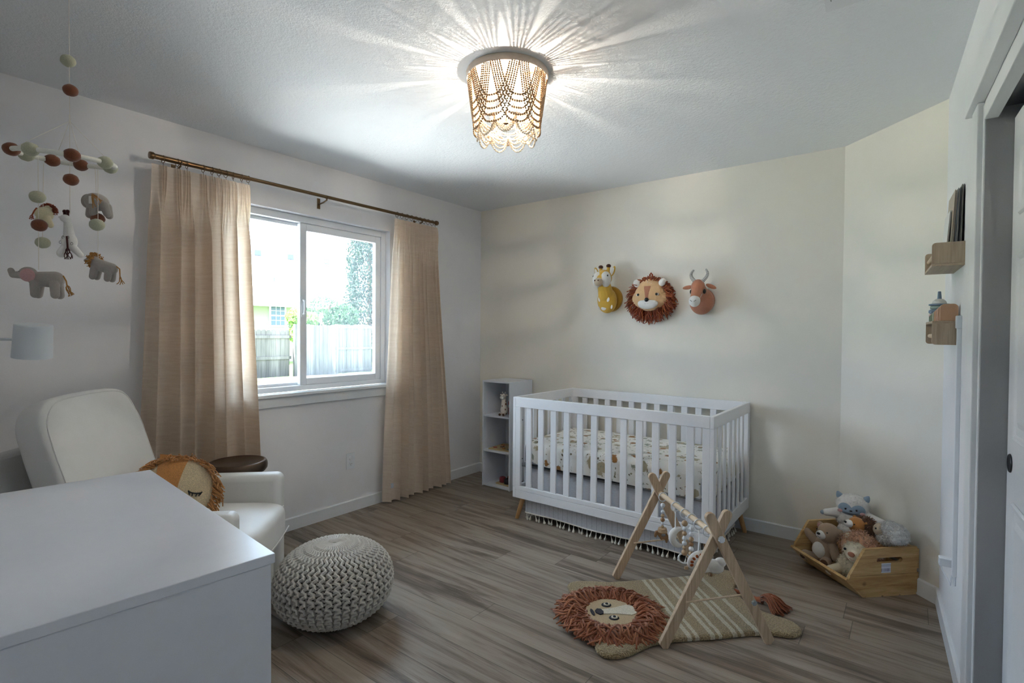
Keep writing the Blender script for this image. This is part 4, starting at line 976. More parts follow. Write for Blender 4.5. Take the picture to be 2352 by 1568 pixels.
# tufts of pile along the top give it a woolly surface
g = G()
def face_disc(name, poly, z, mat, thick=.003):
    return G().prism(poly, z - .002, z + thick, None).obj(name, mat, ru, bevel=.0015)
el = lambda cx_, cy_, a, b, r0=0, n=28: [(cx_ + a * math.cos(t) * math.cos(r0) - b * math.sin(t) * math.sin(r0), cy_ + a * math.cos(t) * math.sin(r0) + b * math.sin(t) * math.cos(r0)) for t in [2 * PI * i / n for i in range(n)]]
face_disc('face', el(.0, 0, .118, .112), .026, F_sandp, .008)
face_disc('nose_stripe', [(-.045, -.018), (.02, -.026), (.085, -.045), (.112, -.03), (.116, 0), (.112, .03), (.085, .045), (.02, .026), (-.045, .018)], .034, F_ivp)
face_disc('nose', [(-.075, -.008), (-.060, -.026), (-.042, -.020), (-.036, 0), (-.042, .020), (-.060, .026), (-.075, .008)], .036, F_blkp)
face_disc('mouth', el(-.088, .0, .008, .028), .035, F_blkp)
for s in (-1, 1):
    face_disc('eye_outline', el(-.005, s * .056, .023, .019), .034, F_blkp); face_disc('eye_white', el(-.003, s * .056, .015, .012), .0375, F_ivp); face_disc('pupil', el(-.003, s * .056, .007, .007), .0405, F_blkp)
for nm, mt_, cnt, sd in (('mane', M_mane, 620, 7), ('mane_highlight', M_mane2, 420, 8)):
    rg = random.Random(sd); g = G()
    for i in range(cnt):
        a = rg.uniform(0, 2 * PI) ; r0 = rg.uniform(.108, .175); c_, s_ = math.cos(a), math.sin(a); lift = rg.uniform(.1, .75)
        L = rg.uniform(.085, .135) * (1.0 if r0 < .15 else .75); p = Vector((r0 * c_, r0 * s_, .024)); d = Vector((c_ + rg.uniform(-.45, .45), s_ + rg.uniform(-.45, .45), lift)).normalized()
        sd_ = Vector((-s_, c_, 0)); w1 = rg.uniform(-.035, .035); pts = []
        for q_ in range(7):
            f = q_ / 6; pos = p + Vector((d.x, d.y, 0)) * L * f + sd_ * w1 * math.sin(f * PI * 1.3); h = .024 + L * d.z * f * (1.15 - f) * 1.3
            rad_ = pos.to_2d().length; floor_ = .028 if rad_ < .21 else .006 + .022 * max(0, 1 - (rad_ - .21) / .04)
            pos.z = max(h * (1 if rad_ < .21 else 1 - f * .35), floor_ + rg.uniform(0, .008)); pts.append(pos)
        g.tube(pts, [.0040] * 6 + [.0032], 6)
    g.obj(nm, mt_, ru, angle=180)
# tail with tassel
tl = [rm @ (Vector(p) - RO) for p in ((2.53, -.955, .014), (2.59, -.955, .010), (2.64, -.975, .012), (2.665, -.98, .018))]
G().tube(tl, [.010, .010, .012, .018], 10).obj('tail', M_mane, ru)
rg = random.Random(4); g = G(); td = (rm @ Vector((.10, -.045, 0))).normalized(); tn = Vector((-td.y, td.x, 0))
for i in range(90):
    p = tl[3] + tn * rg.uniform(-.014, .014) + Vector((0, 0, rg.uniform(-.004, .022))); L = rg.uniform(.085, .125); sp = rg.uniform(-.5, .5); pts = []
    for q_ in range(6):
        f = q_ / 5; pos = p + td * L * f * math.cos(sp) + tn * L * math.sin(sp) * f ** 1.3; pos.z = max(.005, p.z + .022 * math.sin(PI * min(1, f * 1.2)) - .02 * f * f + rg.uniform(0, .004)); pts.append(pos)
    g.tube(pts, .0032, 5)
g.obj('tail_tassel', M_mane, ru, angle=180)
for cpx, cpy, dr in ((-.14 - .0, .30, 0), (-.14, -.30, 0)):
    for k in range(4):
        pass

# ------------------------------------------------------------------ pine crate
M_crate = wood('knotty_pine_crate', 'a98452', 'cba875', 0, .5, .55, .1, 40)
def crate_mat():
    t = NT('varnished_pine'); p = t.obj(); v = t.scaled(p, (14, 3.0, 26)); n = t.noise(v, 1, 4, .55, .8); fn = t.noise(t.scaled(p, (90, 14, 160)), 1, 2)
    vo = t.n('ShaderNodeTexVoronoi'); t.l(p, vo.inputs['Vector']); vo.inputs['Scale'].default_value = 7.5
    kn_ = t.ramp(vo.outputs['Distance'], [(.06, (1, 1, 1, 1)), (.13, (0, 0, 0, 1))])
    col = t.ramp(t.math('ADD', t.math('MULTIPLY', n, .8), t.math('MULTIPLY', fn, .2)), [(.36, hexc('b08650')), (.5, hexc('c9a46c')), (.66, hexc('d9b985'))])
    t.base(t.mix(t.math('MULTIPLY', kn_, .8), col, hexc('6a4022'))); t.bump(fn, .1, .001); t.set(Roughness=.45); return t.m
M_crate = crate_mat()
ct = thing('toy_crate', 'open-fronted pine crate full of soft toys in the right corner', 'crate', (3.1255, -.2375, 0), R(-45))
TW = .208
def side(x0, x1):
    up = [(-.016, .1115), (-.4175, .1115)]
    up = [(-.016, .1115), (-.390, .1115), (-.306, .243), (-.016, .243)]
    hole = [(-.100, .176)] + [(-.100 + .0 + .0, .176)]
    a_ = [(-.112 + .013 * math.cos(t), .183 + .013 * math.sin(t)) for t in [R(90 - 18 * i) for i in range(11)]]   # right end (toward the wall)
    b_ = [(-.230 + .013 * math.cos(t), .183 + .013 * math.sin(t)) for t in [R(270 - 18 * i) for i in range(11)]]
    hl = a_ + b_
    MM = Mx((0, 0, 0), (0, 1, 0), (0, 0, 1), (1, 0, 0))
    # plank with hand hole, built as strips around the hole
    g = G(); n_ = len(hl); outer = []
    for (y, z) in hl:
        cx_, cz_ = -.171, .183; dy, dz = y - cx_, z - cz_; best = 1e9
        for k in range(4):
            (y0, z0), (y1, z1) = up[k], up[(k + 1) % 4]; ey, ez_ = y1 - y0, z1 - z0; den = dy * ez_ - dz * ey
            if abs(den) < 1e-9: continue
            t = ((y0 - cx_) * ez_ - (z0 - cz_) * ey) / den
            if t > 0: best = min(best, t)
        outer.append((cx_ + dy * best, cz_ + dz * best))
    # insert the true corners
    allo = sorted(range(n_), key=lambda i: math.atan2(hl[i][1] - .183, hl[i][0] + .171)); ring = [(hl[i], outer[i]) for i in allo]
    for c in up:
        ang = math.atan2(c[1] - .183, c[0] + .171); k = min(range(n_), key=lambda i: abs(math.atan2(ring[i][0][1] - .183, ring[i][0][0] + .171) - ang)); ring[k] = (ring[k][0], c)
    V = []
    for x in (x0, x1):
        for hpt, opt in ring: V.append((x, hpt[0], hpt[1])); V.append((x, opt[0], opt[1]))
    F = []; o2 = 2 * n_
    for i in range(n_):
        j = (i + 1) % n_
        F += [(2 * i, 2 * i + 1, 2 * j + 1, 2 * j), (o2 + 2 * i, o2 + 2 * j, o2 + 2 * j + 1, o2 + 2 * i + 1), (2 * i, 2 * j, o2 + 2 * j, o2 + 2 * i), (2 * i + 1, o2 + 2 * i + 1, o2 + 2 * j + 1, 2 * j + 1)]
    g.add(V, F); g.obj('side_plank', M_crate, ct, smooth=False)
    G().prism([(-.016, .006), (-.317, .006), (-.398, .092), (-.388, .1095), (-.016, .1095)], x0, x1, MM).obj('side_plank', M_crate, ct, smooth=False, bevel=.0015)
side(-TW, -TW + .016); side(TW - .016, TW)
for k in range(3): G().box((-TW, -.30 + k * .098, 0), (TW, -.212 + k * .098, .008)).obj('bottom_slat', M_crate, ct, smooth=False, bevel=.001)
for k in range(2): G().box((-TW, -.016, .012 + k * .12), (TW, -.004, .112 + k * .12)).obj('back_plank', M_crate, ct, smooth=False, bevel=.001)
g = G(); g.prism([(-.302, .001), (-.317, .001), (-.412, .094), (-.402, .103), (-.392, .096), (-.300, .014)], -TW, TW, Mx((0, 0, 0), (0, 1, 0), (0, 0, 1), (1, 0, 0))); g.obj('front_plank', M_crate, ct, smooth=False, bevel=.0015)
def tag_mat():
    t = NT('printed_price_label'); p = t.obj(); X, Y, Z = t.xyz(p); b = t.n('ShaderNodeTexWhiteNoise', noise_dimensions='1D'); t.l(t.math('FLOOR', t.math('MULTIPLY', Y, 900)), b.inputs['W'])
    zone = t.math('MULTIPLY', t.math('GREATER_THAN', Z, .126), t.math('LESS_THAN', Z, .142)); bar = t.math('MULTIPLY', t.math('GREATER_THAN', b.outputs[0], .5), zone)
    zt_ = t.math('MULTIPLY', t.math('MULTIPLY', t.math('GREATER_THAN', Z, .150), t.math('LESS_THAN', Z, .163)), t.math('GREATER_THAN', t.math('FRACT', t.math('MULTIPLY', Z, 240)), .55))
    t.base(t.mix(t.math('MAXIMUM', bar, t.math('MULTIPLY', zt_, .6)), hexc('dfe3f0'), hexc('70748c'))); t.set(Roughness=.6); return t.m
G().box((TW, -.216, .120), (TW + .0008, -.164, .168)).obj('barcode_label', tag_mat(), ct, smooth=False)

# ------------------------------------------------------------------ toys in the crate (crate-local coordinates)
def crate_toy(name, label, cat, x, y, z, rz=0): 
    c = Matrix.Rotation(R(-45), 3, 'Z') @ Vector((x, y, z)) + Vector((3.1255, -.2375, 0)); return thing(name, label, cat, c, R(-45) + rz)
# bear: sits at the left front
b = crate_toy('teddy_bear', 'taupe teddy bear with a cream belly sitting at the left end of the crate', 'soft toy', -.128, -.26, .018, R(24))
plush('body', [('e', (0, 0, .082), (.062, .052, .078)), ('e', (.030, -.015, .188), (.058, .052, .054)), ('c', (-.045, -.01, .120), (-.092, -.025, .168), .024, .020), ('c', (.055, -.02, .125), (.083, -.04, .075), .024, .022),
      ('c', (-.035, -.04, .035), (-.060, -.080, .050), .028, .027), ('c', (.035, -.045, .035), (.052, -.090, .048), .028, .027), ('e', (-.022, -.005, .215), (.018, .012, .022)), ('e', (.082, -.005, .205), (.020, .012, .020))], F_bear, b)
sn = patch((.012, -.058, .182), (.028, .024, .024), F_white, b, 'muzzle'); patch((.008, -.080, .192), (.010, .006, .007), M_black, sn, 'nose')
lineobj('mouth', [(-.006, -.080, .176), (.0, -.083, .172), (.007, -.083, .180), (.014, -.082, .172), (.021, -.079, .176)], .0009, M_black, sn)
eye(b, (-.014, -.055, .206), .004); eye(b, (.046, -.064, .204), .004)
patch((-.008, -.036, .085), (.040, .022, .046), F_white, b, 'belly'); patch((-.064, -.104, .053), (.020, .008, .020), F_dbr, b, 'paw_pad', (0, 0, -.3)); patch((.056, -.114, .050), (.020, .008, .021), F_dbr, b, 'paw_pad', (0, 0, .2))
patch((-.022, -.014, .215), (.011, .005, .014), F_pink, b, 'inner_ear')
# lion: front right
F_cfur = fabric('cream_fur', 'e6dcc4', 600, .1); F_pfur = fabric('peach_fur', 'd6a584', 600, .15)
l = crate_toy('plush_lion', 'fluffy cream lion with a peach mane at the right front of the crate', 'soft toy', .070, -.250, .016, R(26))
lp = [('e', (-.01, -.0, .075), (.062, .055, .068)), ('e', (.022, -.025, .168), (.056, .050, .056)), ('e', (.030, -.055, .155), (.038, .034, .036)), ('c', (-.05, -.03, .06), (-.075, -.085, .050), .026, .024), ('c', (.045, -.04, .055), (.035, -.100, .050), .024, .024)]
plush('body', lp, F_cfur, l)
fur(lp, 2600, .011, .0012, F_cfur, l, seed=4, keep=lambda p: not (p.y < -.050 and .128 < p.z < .200))
mp_ = [('e', (.025, .012, .200), (.066, .050, .062)), ('e', (.070, .012, .175), (.050, .045, .055)), ('e', (-.02, .01, .18), (.045, .035, .055))]
plush('mane', mp_, F_pfur, l, .004)
fur(mp_, 1500, .022, .0019, F_pfur, l, 'mane_fur', 6, droop=.1, curl=.8, keep=lambda p: not (p.y < -.005 and p.z < .215))
for x, y, z in ((-.022, .0, .225), (.118, .0, .190)):
    ep_ = [('e', (x, y, z), (.022, .014, .020))]; plush('ear', ep_, F_cfur, l); fur(ep_, 200, .009, .001, F_cfur, l, 'ear_fur', 9)
patch((.026, -.090, .170), (.017, .008, .013), F_terra, l, 'nose'); eye(l, (.060, -.068, .176), .0065); eye(l, (-.012, -.070, .182), .0065)
lineobj('mouth', [(.006, -.090, .144), (.014, -.093, .140), (.022, -.094, .150), (.032, -.092, .141), (.040, -.088, .146)], .0010, F_terra, l)
# small golden bear-lion behind
s_ = crate_toy('plush_lion', 'small golden-brown lion with a dark mane leaning on the white horned plush', 'soft toy', .028, -.170, .006, R(2))
plush('body', [('e', (-.01, 0, .13), (.055, .045, .12)), ('e', (-.01, -.02, .285), (.045, .042, .040)), ('e', (.034, -.0, .305), (.012, .010, .013)), ('e', (-.045, -.0, .312), (.012, .010, .013))], F_gold, s_)
mf = [('e', (.022, .018, .280), (.050, .032, .056)), ('e', (-.03, .02, .27), (.045, .03, .05))]; plush('mane', mf, F_dbr, s_); fur(mf, 700, .014, .0014, fabric('auburn_fur', '7a4a26', 600, .2), s_, 'mane_fur', 3)
sn = patch((-.018, -.060, .292), (.024, .022, .020), F_white, s_, 'muzzle'); patch((-.020, -.081, .302), (.008, .005, .006), M_black, sn, 'nose'); eye(s_, (.014, -.057, .298), .0038)
# white horned plush (round head, blue face)
y_ = crate_toy('horned_plush', 'round white horned plush with a blue face on top of the toy pile', 'soft toy', -.078, -.092, .150, R(42))
yp = [('e', (-.03, -.005, .205), (.080, .055, .065)), ('e', (-.022, 0, .135), (.094, .060, .070)), ('c', (-.10, -.02, .155), (-.150, -.045, .150), .028, .020), ('c', (.055, -.02, .150), (.125, -.045, .140), .030, .024), ('e', (-.015, -.01, .06), (.085, .06, .075))]
plush('body', yp, F_white, y_); fur(yp, 3200, .007, .0010, F_white, y_, seed=12, curl=.9, keep=lambda p: not (p.y < -.03 and abs(p.x + .03) < .068 and .155 < p.z < .222))
fcx = -.030
fc = plush('face', [('e', (fcx - .024, -.048, .196), (.040, .016, .030)), ('e', (fcx + .026, -.048, .194), (.040, .016, .030)), ('e', (fcx, -.050, .184), (.055, .018, .024))], F_blue, y_, .002, 3)
for s in (-1, 1):
    eye(fc, (fcx + s * .026, -.0655, .196), .0052); patch((fcx + s * .052, -.058, .180), (.013, .008, .009), F_pink, fc, 'blush')
patch((fcx, -.0685, .189), (.007, .004, .004), M_black, fc, 'nose'); lineobj('mouth', [(fcx + .044 * math.sin(t), -.0685 + .011 * abs(math.sin(t)) ** 2, .182 - .010 * math.cos(t) + .002) for t in [R(a) for a in range(-85, 86, 17)]], .0012, M_black, fc)
for x, z, rx in ((-.092, .255, -.45), (.030, .255, .5)): G().lathe([(.018, 0), (.016, .012), (.009, .024), (.003, .030), (0, .031)], 14, Matrix.Translation((x, -.0, z - .012)) @ Matrix.Rotation(rx, 4, 'Y')).obj('horn', F_blue, y_)
for x, z in ((-.168, .148), (.146, .136)): patch((x, -.052, z), (.012, .010, .012), F_blue, y_, 'paw')
# lamb
m_ = crate_toy('plush_lamb', 'fluffy white lamb with a beige face lying at the right rear of the crate', 'soft toy', .165, -.115, .168, R(2.6))
mp_ = [('e', (.020, .0, .135), (.050, .048, .045)), ('e', (-.02, .0, .142), (.036, .040, .042)), ('e', (.052, -.03, .122), (.030, .024, .022)), ('e', (.072, -.01, .125), (.020, .02, .02)), ('e', (-.03, .0, .095), (.045, .045, .035))]
plush('body', mp_, F_white, m_, .004); fur(mp_, 2600, .010, .0016, F_white, m_, seed=21, curl=1.6, droop=0)
patch((-.052, -.020, .130), (.034, .032, .034), F_beige, m_, 'face', (0, .2, 0)); eye(m_, (-.050, -.050, .140), .0045)

# ------------------------------------------------------------------ closet-wall shelves
M_ash = wood('ash_shelf_wood', 'a5917b', 'c3b19b', 2, 1, .5, .08, 60); M_ashh = wood('ash_board_wood', 'a5917b', 'c0ae98', 0, 1, .5, .08, 60)
ws = thing('wall_shelf', 'small ash-wood ledge shelf on the closet wall holding books, the upper of two', 'shelf', onr(0), rot=None)
ws.rotation_euler = (0, 0, math.atan2(DR.y, DR.x)); AX = lambda s, d, z: Vector((s, d, z))    # local x along wall, local -y? (see below)
# local frame: x = DR, y = perpendicular; room side is negative y of a proper rotation
RS = -1 if (Matrix.Rotation(math.atan2(DR.y, DR.x), 3, 'Z') @ Vector((0, 1, 0))).dot(NR) < 0 else 1
def sbox(s0, d0, z0, s1, d1, z1): a, b = sorted((RS * d0, RS * d1)); return G().box((s0, a, z0), (s1, b, z1))
U0, U1, UZ = .315, .660, 1.575
def cheek(s0, s1, z0, z1, d1, parent, up=True):
    r = .012; pr = [(0, z0), (d1, z0), (d1, z1 - r)] + [(d1 - r + r * math.cos(a), z1 - r + r * math.sin(a)) for a in [R(15 * i) for i in range(1, 7)]] + [(0, z1)] if up else [(0, z1), (d1, z1), (d1, z0 + r)] + [(d1 - r + r * math.cos(a), z0 + r - r * math.sin(a)) for a in [R(15 * i) for i in range(1, 7)]] + [(0, z0)]
    return G().prism([(RS * d, z) for d, z in pr], s0, s1, Mx((0, 0, 0), (0, 1, 0), (0, 0, 1), (1, 0, 0))).obj('side_panel', M_ash, parent, smooth=False, bevel=.0008)
cheek(U0, U0 + .010, UZ + .010, UZ + .09, .098, ws); cheek(U1 - .010, U1, UZ + .010, UZ + .09, .098, ws)
sbox(U0, 0, UZ, U1, .098, UZ + .0095).obj('shelf_board', M_ashh, ws, smooth=False, bevel=.0008)
G().tube([(U0 + .01, RS * .082, UZ + .052), (U1 - .01, RS * .082, UZ + .052)], .0095, 14).obj('front_rail', M_dowel, ws)
ws2 = thing('wall_shelf', 'ash-wood ledge shelf on the closet wall with stacking toys, the lower of two', 'shelf', onr(0)); ws2.rotation_euler = ws.rotation_euler
V0, V1, VZ = .275, .588, 1.366
cheek(V0, V0 + .010, VZ - .095, VZ - .010, .088, ws2, False); cheek(V1 - .010, V1, VZ - .095, VZ - .010, .088, ws2, False)
sbox(V0, 0, VZ - .010, V1, .088, VZ).obj('shelf_board', M_ashh, ws2, smooth=False, bevel=.0008); G().tube([(V0 + .01, RS * .072, VZ - .060), (V1 - .01, RS * .072, VZ - .060)], .0095, 14).obj('hanging_rail', M_dowel, ws2)
def walln(name, label, cat, s, d, z, group=None): o = thing(name, label, cat, onr(s, d, z), group=group); o.rotation_euler = ws.rotation_euler; return o
def cover_mat(name, base, cols):
    t = NT(name); p = t.obj(); v = t.n('ShaderNodeTexVoronoi'); t.l(p, v.inputs['Vector']); v.inputs['Scale'].default_value = 38
    X, Y, Z = t.xyz(p); m = t.math('LESS_THAN', Z, .085); wnz = t.n('ShaderNodeSeparateColor'); t.l(v.outputs['Color'], wnz.inputs[0])
    c = t.ramp(wnz.outputs[0], [(i / len(cols), hexc(x)) for i, x in enumerate(cols)], 'CONSTANT'); t.base(t.mix(t.math('MULTIPLY', m, .85), hexc(base), c)); t.set(Roughness=.35); return t.m
M_page = plain('book_pages', 'd9d4c8', .8)
def book(label, s0, s1, d, z0, h, th, mat, lean):
    o = walln('picture_book', label, 'book', s0, d, z0, None); o.rotation_euler = Euler((RS * lean, 0, ws.rotation_euler[2]))
    w_ = s1 - s0
    G().box((0, -th / 2, 0), (w_, -th / 2 + .0015, h)).obj('cover', mat, o, smooth=False); G().box((0, th / 2 - .0015, 0), (w_, th / 2, h)).obj('cover', mat, o, smooth=False)
    G().box((.002, -th / 2 + .0015, .003), (w_ - .003, th / 2 - .0015, h - .003)).obj('pages', M_page, o, smooth=False); return o
book('tall white picture book with line drawing, furthest along the upper shelf', .34, .52, .047, UZ + .0105, .225, .005, cover_mat('white_book_cover', 'dfe2e2', ['e8e8e4', 'd8cf9c', 'e8e8e4', 'e0e2e0']), R(4))
book('thin picture book with orange and purple cover, in front of the dark book', .36, .575, .034, UZ + .0105, .295, .007, cover_mat('bright_book_cover', 'a89a88', ['d87830', '6a5a98', 'e0b040', 'b8442c']), R(2.6))
book('grey-backed picture book, third of the leaning books on the upper shelf', .37, .60, .023, UZ + .0105, .295, .007, cover_mat('grey_book_cover', '6a7278', ['4a8a5a', '3a6aa8', 'd8a838', '7a4a88']), R(1.8))
book('black picture book standing closest to the closet wall on the upper shelf', .385, .635, .012, UZ + .0105, .300, .006, plain('black_book_cover', '141a1e', .3), R(1))
# stacking rings
sr = walln('stacking_toy', 'blue and pink stacking ring toy at the far end of the lower shelf', 'stacking toy', .40, .052, VZ)
M_sb, M_sg, M_sp, M_sc = plain('dusty_blue_silicone', '7f93a8', .5), plain('sage_silicone', '93a8a2', .5), plain('rose_silicone', 'c4a0a4', .5), plain('cream_silicone', 'd5d6d0', .5)
z = .0
for k, (r, h, m, shp) in enumerate(((.036, .016, M_sc, 0), (.035, .018, M_sp, 0), (.033, .018, M_sb, 1), (.031, .016, M_sg, 0), (.036, .008, M_sb, 2))):
    n_ = 48; pr = []
    def rad_(a): return r * (1 + (.12 * math.cos(a * 7) if shp == 1 else .05 * math.cos(a * 5) if shp == 2 else 0))
    g = G()
    for (q0, zz) in [(.0, 0), (.82, 0), (.97, .18), (1, .5), (.97, .82), (.82, 1), (0, 1)]: pr.append((q0, zz))
    g.grid(lambda u, v: (lambda i: Vector((rad_(2 * PI * u) * pr[i][0] * math.cos(2 * PI * u), rad_(2 * PI * u) * pr[i][0] * math.sin(2 * PI * u), z + pr[i][1] * h)))(int(round(v * 6))), n_, 6, closed=True)
    g.obj('stacking_ring', m, sr, angle=60); z += h
G().lathe([(.026, z), (.022, z + .012), (.012, z + .020), (0, z + .022)], 24).obj('dome', M_sc, sr)
G().tube([(0, 0, z + .01), (-.002, 0, z + .03), (-.006, 0, z + .052)], [.0085, .007, .0055], 12).obj('top_knob', M_sb, sr)
# nested arches
cols = [('6f7f6c', 'moss green'), ('8b9a84', 'sage green'), ('b0b8a4', 'pale green'), ('d0a888', 'apricot'), ('d8b8a4', 'blush'), ('d4ac92', 'peach'), ('c29a7c', 'terracotta')]
lab = ['smallest, moss green', 'second smallest, sage green', 'third, pale green', 'middle, apricot', 'blush one beside the peach one', 'peach one beside the largest', 'largest, terracotta']
for k, ((hx, nm), lb) in enumerate(zip(cols, lab)):
    R_ = .0185 + k * .0016; hh = .028 + k * .0066; s = .452 + k * .0128 + (.010 if k == 6 else 0); th = .011 if k < 6 else .024
    o = walln('arch_block', 'arch block in the row on the lower shelf: ' + lb, 'block', s, .034 + (6 - k) * .0062, VZ, 'nested arch blocks on the lower shelf')
    rc = min(R_, hh) * .55
    pr = [(-R_, 0), (R_, 0), (R_, hh - rc)] + [(R_ - rc + rc * math.cos(a), hh - rc + rc * math.sin(a)) for a in [R(15 * i) for i in range(1, 7)]] + [(-R_ + rc + rc * math.cos(a), hh - rc + rc * math.sin(a)) for a in [R(90 + 15 * i) for i in range(0, 7)]]
    G().prism([(y, z_) for y, z_ in pr], 0, th, Mx((0, 0, 0), (0, 1, 0), (0, 0, 1), (1, 0, 0))).obj('arch', plain(nm.replace(' ', '_') + '_silicone', hx, .5), o, smooth=False, bevel=.002)
# raceway, outlet, adapter
rw = walln('cable_raceway', 'white vertical cable cover on the closet wall beside the closet casing', 'cable cover', .605, 0, 0)
sbox(-.011, 0, .37, .011, .014, 1.36).obj('channel', M_vinyl, rw, smooth=False, bevel=.002); sbox(-.013, 0, 1.335, .013, .018, 1.385).obj('end_cap', M_vinyl, rw, smooth=False, bevel=.003)
def outlet(name_lab, M, tag_cat='outlet'):
    o = thing('wall_outlet', name_lab, tag_cat); o.matrix_world = M
    G().box((-.036, 0, -.058), (.036, .005, .058)).obj('cover_plate', M_vinyl, o, smooth=False, bevel=.002)
    for z in (-.021, .021):
        s = G().lathe([(0, .0068), (.0165, .0066), (.017, .005)], 20, Mx((0, 0, z), (1, 0, 0), (0, 0, 1), (0, 1, 0)), cap=False).obj('socket', M_vinyl, o)
        for x in (-.0065, .0065): G().box((x - .001, .0066, z - .003), (x + .001, .0073, z + .005)).obj('slot', M_black, s, smooth=False)
        G().lathe([(0, .0073), (.0022, .0073), (.0022, .0066)], 10, Mx((0, 0, z - .009), (1, 0, 0), (0, 0, 1), (0, 1, 0)), cap=False).obj('slot', M_black, s)
    return o
ol = outlet('white wall outlet low on the window wall between the two curtains', Mx((0, -1.431, .368), (0, -1, 0), (1, 0, 0), (0, 0, 1)))
pc = G().lathe([(0, .014), (.013, .013), (.016, .009), (.016, .006)], 24, Mx((0, 0, .021), (1, 0, 0), (0, 0, 1), (0, 1, 0)), cap=False).obj('safety_cap', M_vinyl, ol)
p_ = onr(.56); outlet('white wall outlet on the closet wall near the cable cover', Mx((p_.x, p_.y, .385), tuple(-DR), tuple(NR), (0, 0, 1)))
ad = walln('plug_adapter', 'small white plug adapter in the outlet on the closet wall', 'adapter', .56, .0085, .40)
sbox(-.018, 0, -.010, .018, .042, .022).obj('adapter_body', M_vinyl, ad, smooth=False, bevel=.003)
G().tube([(.0, RS * .035, -.008), (.0, RS * .03, -.03), (.02, RS * .015, -.055), (.04, RS * .008, -.07), (.045, RS * .008, -.05), (.045, RS * .006, -.03)], .0022, 6).obj('cord', M_vinyl, ad)

# ------------------------------------------------------------------ things in the cube shelf
gf = thing('plush_giraffe', 'white plush giraffe with brown spots sitting in the top cube of the shelf', 'soft toy', (.486, -.245, .607), R(12))
def spot_mat():
    t = NT('spotted_giraffe_plush'); v = t.n('ShaderNodeTexVoronoi'); t.l(t.scaled(t.obj(), (1, 1, .8)), v.inputs['Vector']); v.inputs['Scale'].default_value = 42
    t.base(t.ramp(v.outputs['Distance'], [(.30, hexc('7a4c3a')), (.38, hexc('e6dcd2'))])); t.bump(t.noise(t.obj(), 500, 2), .3, .001); t.set(Roughness=.95); return t.m
M_spot = spot_mat()
plush('body', [('e', (0, 0, .045), (.034, .034, .045)), ('c', (0, -.004, .07), (-.002, -.006, .135), .026, .020), ('e', (-.002, -.014, .160), (.024, .028, .026)), ('c', (-.014, -.03, .012), (-.018, -.044, .012), .012, .011), ('c', (.016, -.03, .012), (.020, -.044, .012), .012, .011)], M_spot, gf, .0025)
patch((-.004, -.036, .152), (.020, .018, .016), F_white, gf, 'muzzle')
for s in (-1, 1): G().ell((s * .012 - .002, -.004, .192), (.005, .005, .007)).obj('horn', F_white, gf); patch((s * .026 - .002, -.006, .172), (.010, .006, .007), F_white, gf, 'ear', (0, s * .5, 0)); eye(gf, (s * .014 - .002, -.036, .168), .0026); patch((s * .017, -.054, .010), (.011, .006, .011), F_dbr, gf, 'hoof')
rb_ = thing('board_book', 'red board book with a white square standing behind the spotted giraffe', 'book', (.512, -.150, .607), R(-20))
G().box((-.006, -.05, 0), (.022, .05, .112)).obj('cover', plain('red_book_cover', 'a02030', .4), rb_, smooth=False, bevel=.001)
G().box((-.02, -.0512, .062), (.016, -.050, .088)).obj('cover_square', M_page, rb_, smooth=False) if False else G().box((-.003, -.0512, .060), (.019, -.0502, .084)).obj('cover_square', M_page, rb_, smooth=False)
cb_ = thing('picture_book', 'cream book standing behind the red board book in the top cube', 'book', (.500, -.085, .607), R(-12)); G().box((-.008, -.05, 0), (.018, .05, .165)).obj('cover', plain('cream_book_cover', 'd6cc98', .5), cb_, smooth=False, bevel=.001)
M_puz = wood('puzzle_plywood', 'b59c70', 'cdb68a', 0, 1, .5, .05, 50)
pz = thing('puzzle_board', 'wooden peg puzzle board lying in the middle cube of the shelf', 'puzzle', (.455, -.185, .311), R(4)); G().box((-.10, -.115, 0), (.125, .115, .010)).obj('board', M_puz, pz, smooth=False, bevel=.002)
for k, (x, y, hx) in enumerate(((-.06, -.07, 'a04838'), (-.02, -.02, '6b4630'), (.03, -.07, 'c8883c'), (.07, -.01, '5a7048'), (-.05, .04, 'b86a3a'), (.02, .05, '7a5a3a'), (.085, .06, 'a04838'), (.09, -.08, '4a6a7a'))):
    pc = G().prism(el(x, y, .020, .013, k * .8, 14), .008, .016).obj('puzzle_piece', plain('puzzle_paint_%s' % 'abcdefgh'[k], hx, .5), pz, bevel=.001); G().ell((x, y, .021), (.004, .004, .006)).obj('peg', M_wb, pc)
st_ = thing('shape_sorter', 'wooden board with red and dark round blocks in the bottom cube of the shelf', 'toy', (.50, -.215, .017), R(-6)); G().box((-.075, -.065, 0), (.09, .065, .012)).obj('board', M_puz, st_, smooth=False, bevel=.002)
for x, y, r, h, hx, nm in ((-.035, -.02, .026, .045, '8c2f3a', 'crimson'), (.012, .025, .024, .050, '8a4a2c', 'brown'), (.030, -.028, .028, .042, '2a2026', 'black'), (.065, .02, .020, .05, '2e2a3a', 'navy')):
    G().lathe([(0, .012), (r, .012), (r + .002, .016), (r + .002, .012 + h * .8), (r - .004, .012 + h), (r * .45, .012 + h), (r * .42, .012 + h * .6), (0, .012 + h * .6)], 24, Matrix.Translation((x, y, 0)), cap=False).obj('block', plain(nm + '_block_paint', hx, .45), st_)
